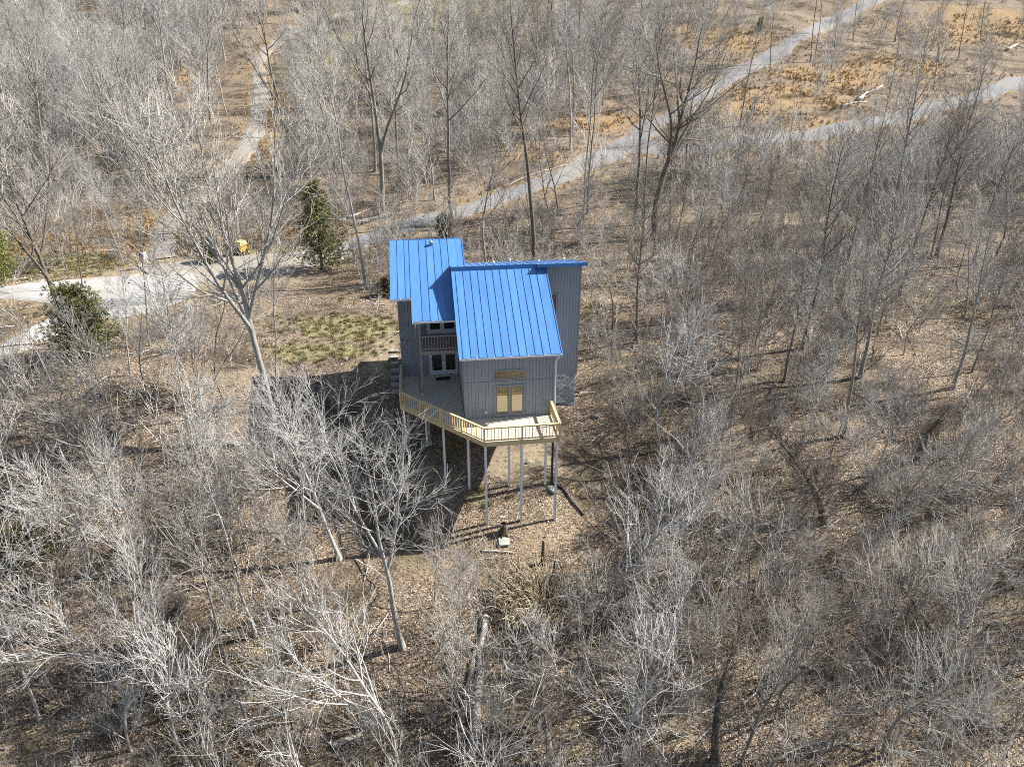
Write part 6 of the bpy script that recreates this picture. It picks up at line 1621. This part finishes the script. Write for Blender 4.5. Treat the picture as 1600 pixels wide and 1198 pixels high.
def rock(key, sx, sy, sz, mat, label, seed, name='stone', cat='stone', lift=0):
    rng = random.Random(seed); m = MB(); S = 10
    for z, f in ((-.6, .9), (-.1, 1.05), (.35, .97), (.62, .62)):
        for j in range(S):
            a = 6.283 * j / S; q = f * rng.uniform(.85, 1.12)
            m.v.append((sx * q * math.cos(a), sy * q * math.sin(a), sz * (z + rng.uniform(-.08, .08))))
    for i in range(3):
        for j in range(S): m.f.append((i * S + j, i * S + (j + 1) % S, (i + 1) * S + (j + 1) % S, (i + 1) * S + j))
    m.f.append(tuple(3 * S + j for j in range(S)))
    o = m.build(name, M[mat])
    x, y = AT[key]; o.location = (x, y, float(terrain(x, y)) + lift); o.rotation_euler = (.25, 0, rng.uniform(0, 3))
    return tag(o, label, cat)
slab = MB().extrude([(-.32, -.26), (-.2, -.31), (.24, -.30), (.33, -.2), (.32, .22), (.22, .3), (-.24, .29), (-.33, .2)], -.05, .07).build('stepping_slab', M['slab'])
x, y = AT['slab']; slab.location = (x, y, float(terrain(x, y)) + .06); slab.rotation_euler = (.22, 0, .1)
tag(slab, 'squarish pale grey-green slab lying below the dark stump', 'slab')
rock('pad_right', .55, .3, .16, 'slab', 'flat greenish stone at the foot of the back right deck post', 2, 'flat_stone')
rock('pad_left', .42, .32, .14, 'slab', 'flat shaded stone at the foot of the back left deck post', 4, 'flat_stone')
rock('red_rock', .26, .22, .24, 'red_rock', 'reddish brown rock in the shade under the deck', 6, 'rock', 'rock')
rock('white_rock', .22, .12, .16, 'slab', 'small white rock on the bare soil under the deck', 7, 'rock', 'rock')
rock('road_rock', .35, .28, .25, 'darkwood', 'small dark boulder between the thin poles and the main road', 9, 'boulder', 'rock')
rock('lawn_rock', .28, .2, .22, 'stone', 'grey rock at the edge of the lawn left of the house', 10, 'rock', 'rock')
rock('slope_rock', .34, .26, .22, 'stone', 'grey rock on the slope right of the foundation', 11, 'boulder', 'rock')
sheet = MB().extrude([(-.28, -.2), (.28, -.2), (.28, .2), (-.28, .2)], 0, .03).build('scrap_board', M['deadwood'])
x, y = AT['scrap']; sheet.location = (x, y, float(terrain(x, y)) + .12); sheet.rotation_euler = (.3, .1, .4)
tag(sheet, 'small pale scrap board lying under the pale tree right of the dry shrub', 'board')

# black drain pipe from the deck post down the slope
pp = [AT[k] for k in ('pipe_0', 'pipe_1', 'pipe_2', 'pipe_3', 'pipe_4')]
pts = [Vector((x, y, float(terrain(x, y)) + .12)) for x, y in pp]
fine = []
for a, b in zip(pts[:-1], pts[1:]):
    for i in range(14): fine.append(a.lerp(b, i / 14))
fine.append(pts[-1])
for p in fine: p.z = float(terrain(p.x, p.y)) + .10
up = Vector((fine[0].x, fine[0].y, -.32))
down = [up.lerp(fine[0] + Vector((0, 0, .25)), i / 20) for i in range(21)]
o0 = fine[0].copy()
allp = down + fine
dp = MB().tube([p - o0 for p in allp], [.072 + (.010 if i % 2 else 0) for i in range(len(allp))], 10).build('drain_pipe', M['black'], None, True)
dp.location = o0
tag(dp, 'black corrugated drain pipe running from the back deck post down the slope', 'pipe')

# timber steps climbing beside the house
st = tag(empty('garden_steps', (*AT['step_3'], float(terrain(*AT['step_3']))), YAW), 'flight of grey timber steps climbing along the left wall of the house', 'steps')
inv = st.matrix_basis.inverted()
for k in range(7):
    x, y = AT['step_%d' % k]
    z = float(terrain(x, y))
    c = inv @ Vector((x, y, z)) if False else Matrix.Rotation(-YAW, 3, 'Z') @ (Vector((x, y, z)) - st.location)
    s_ = MB().box(c.x - .27, c.x + .27, c.y - .15, c.y + .15, c.z - .22, c.z + .12).build('step', M['old_wood'], st)
    MB().box(c.x - .28, c.x + .28, c.y - .155, c.y + .14, c.z + .122, c.z + .16).build('tread', M['concrete'], s_)

# the dry weeping shrub: arching tan stems
def weeping(key, W, H, n, label, seed, mat='dry_stem'):
    rng = random.Random(seed); root = place('weeping_shrub', key, label, 'shrub')
    x0, y0 = AT[key]; z0 = float(terrain(x0, y0))
    L = []
    for i in range(n):
        az = rng.uniform(0, 6.28); d = rng.random() ** .6
        px, py = W * .55 * d * math.cos(az), W * .35 * d * math.sin(az)
        g = float(terrain(x0 + px, y0 + py)) - z0
        a2 = az + rng.gauss(0, .7); l = H * rng.uniform(.7, 1.4); r = rng.uniform(.3, .75)
        pts = []
        for k in range(6):
            t = k / 5
            pts.append((px + math.cos(a2) * l * r * t, py + math.sin(a2) * l * r * t, g + l * (1.5 * t - 1.05 * t * t) + rng.gauss(0, .02)))
        L.append((pts, [.022, .021, .019, .016, .012, .007], 3))
    o = link('stems', tubes('stems', L, M[mat]), root); o['kind'] = 'stuff'
weeping('weeping', 4.4, 1.9, 620, 'wide mound of dry tan arching stems on the slope below the deck', 5, 'dry_stem')
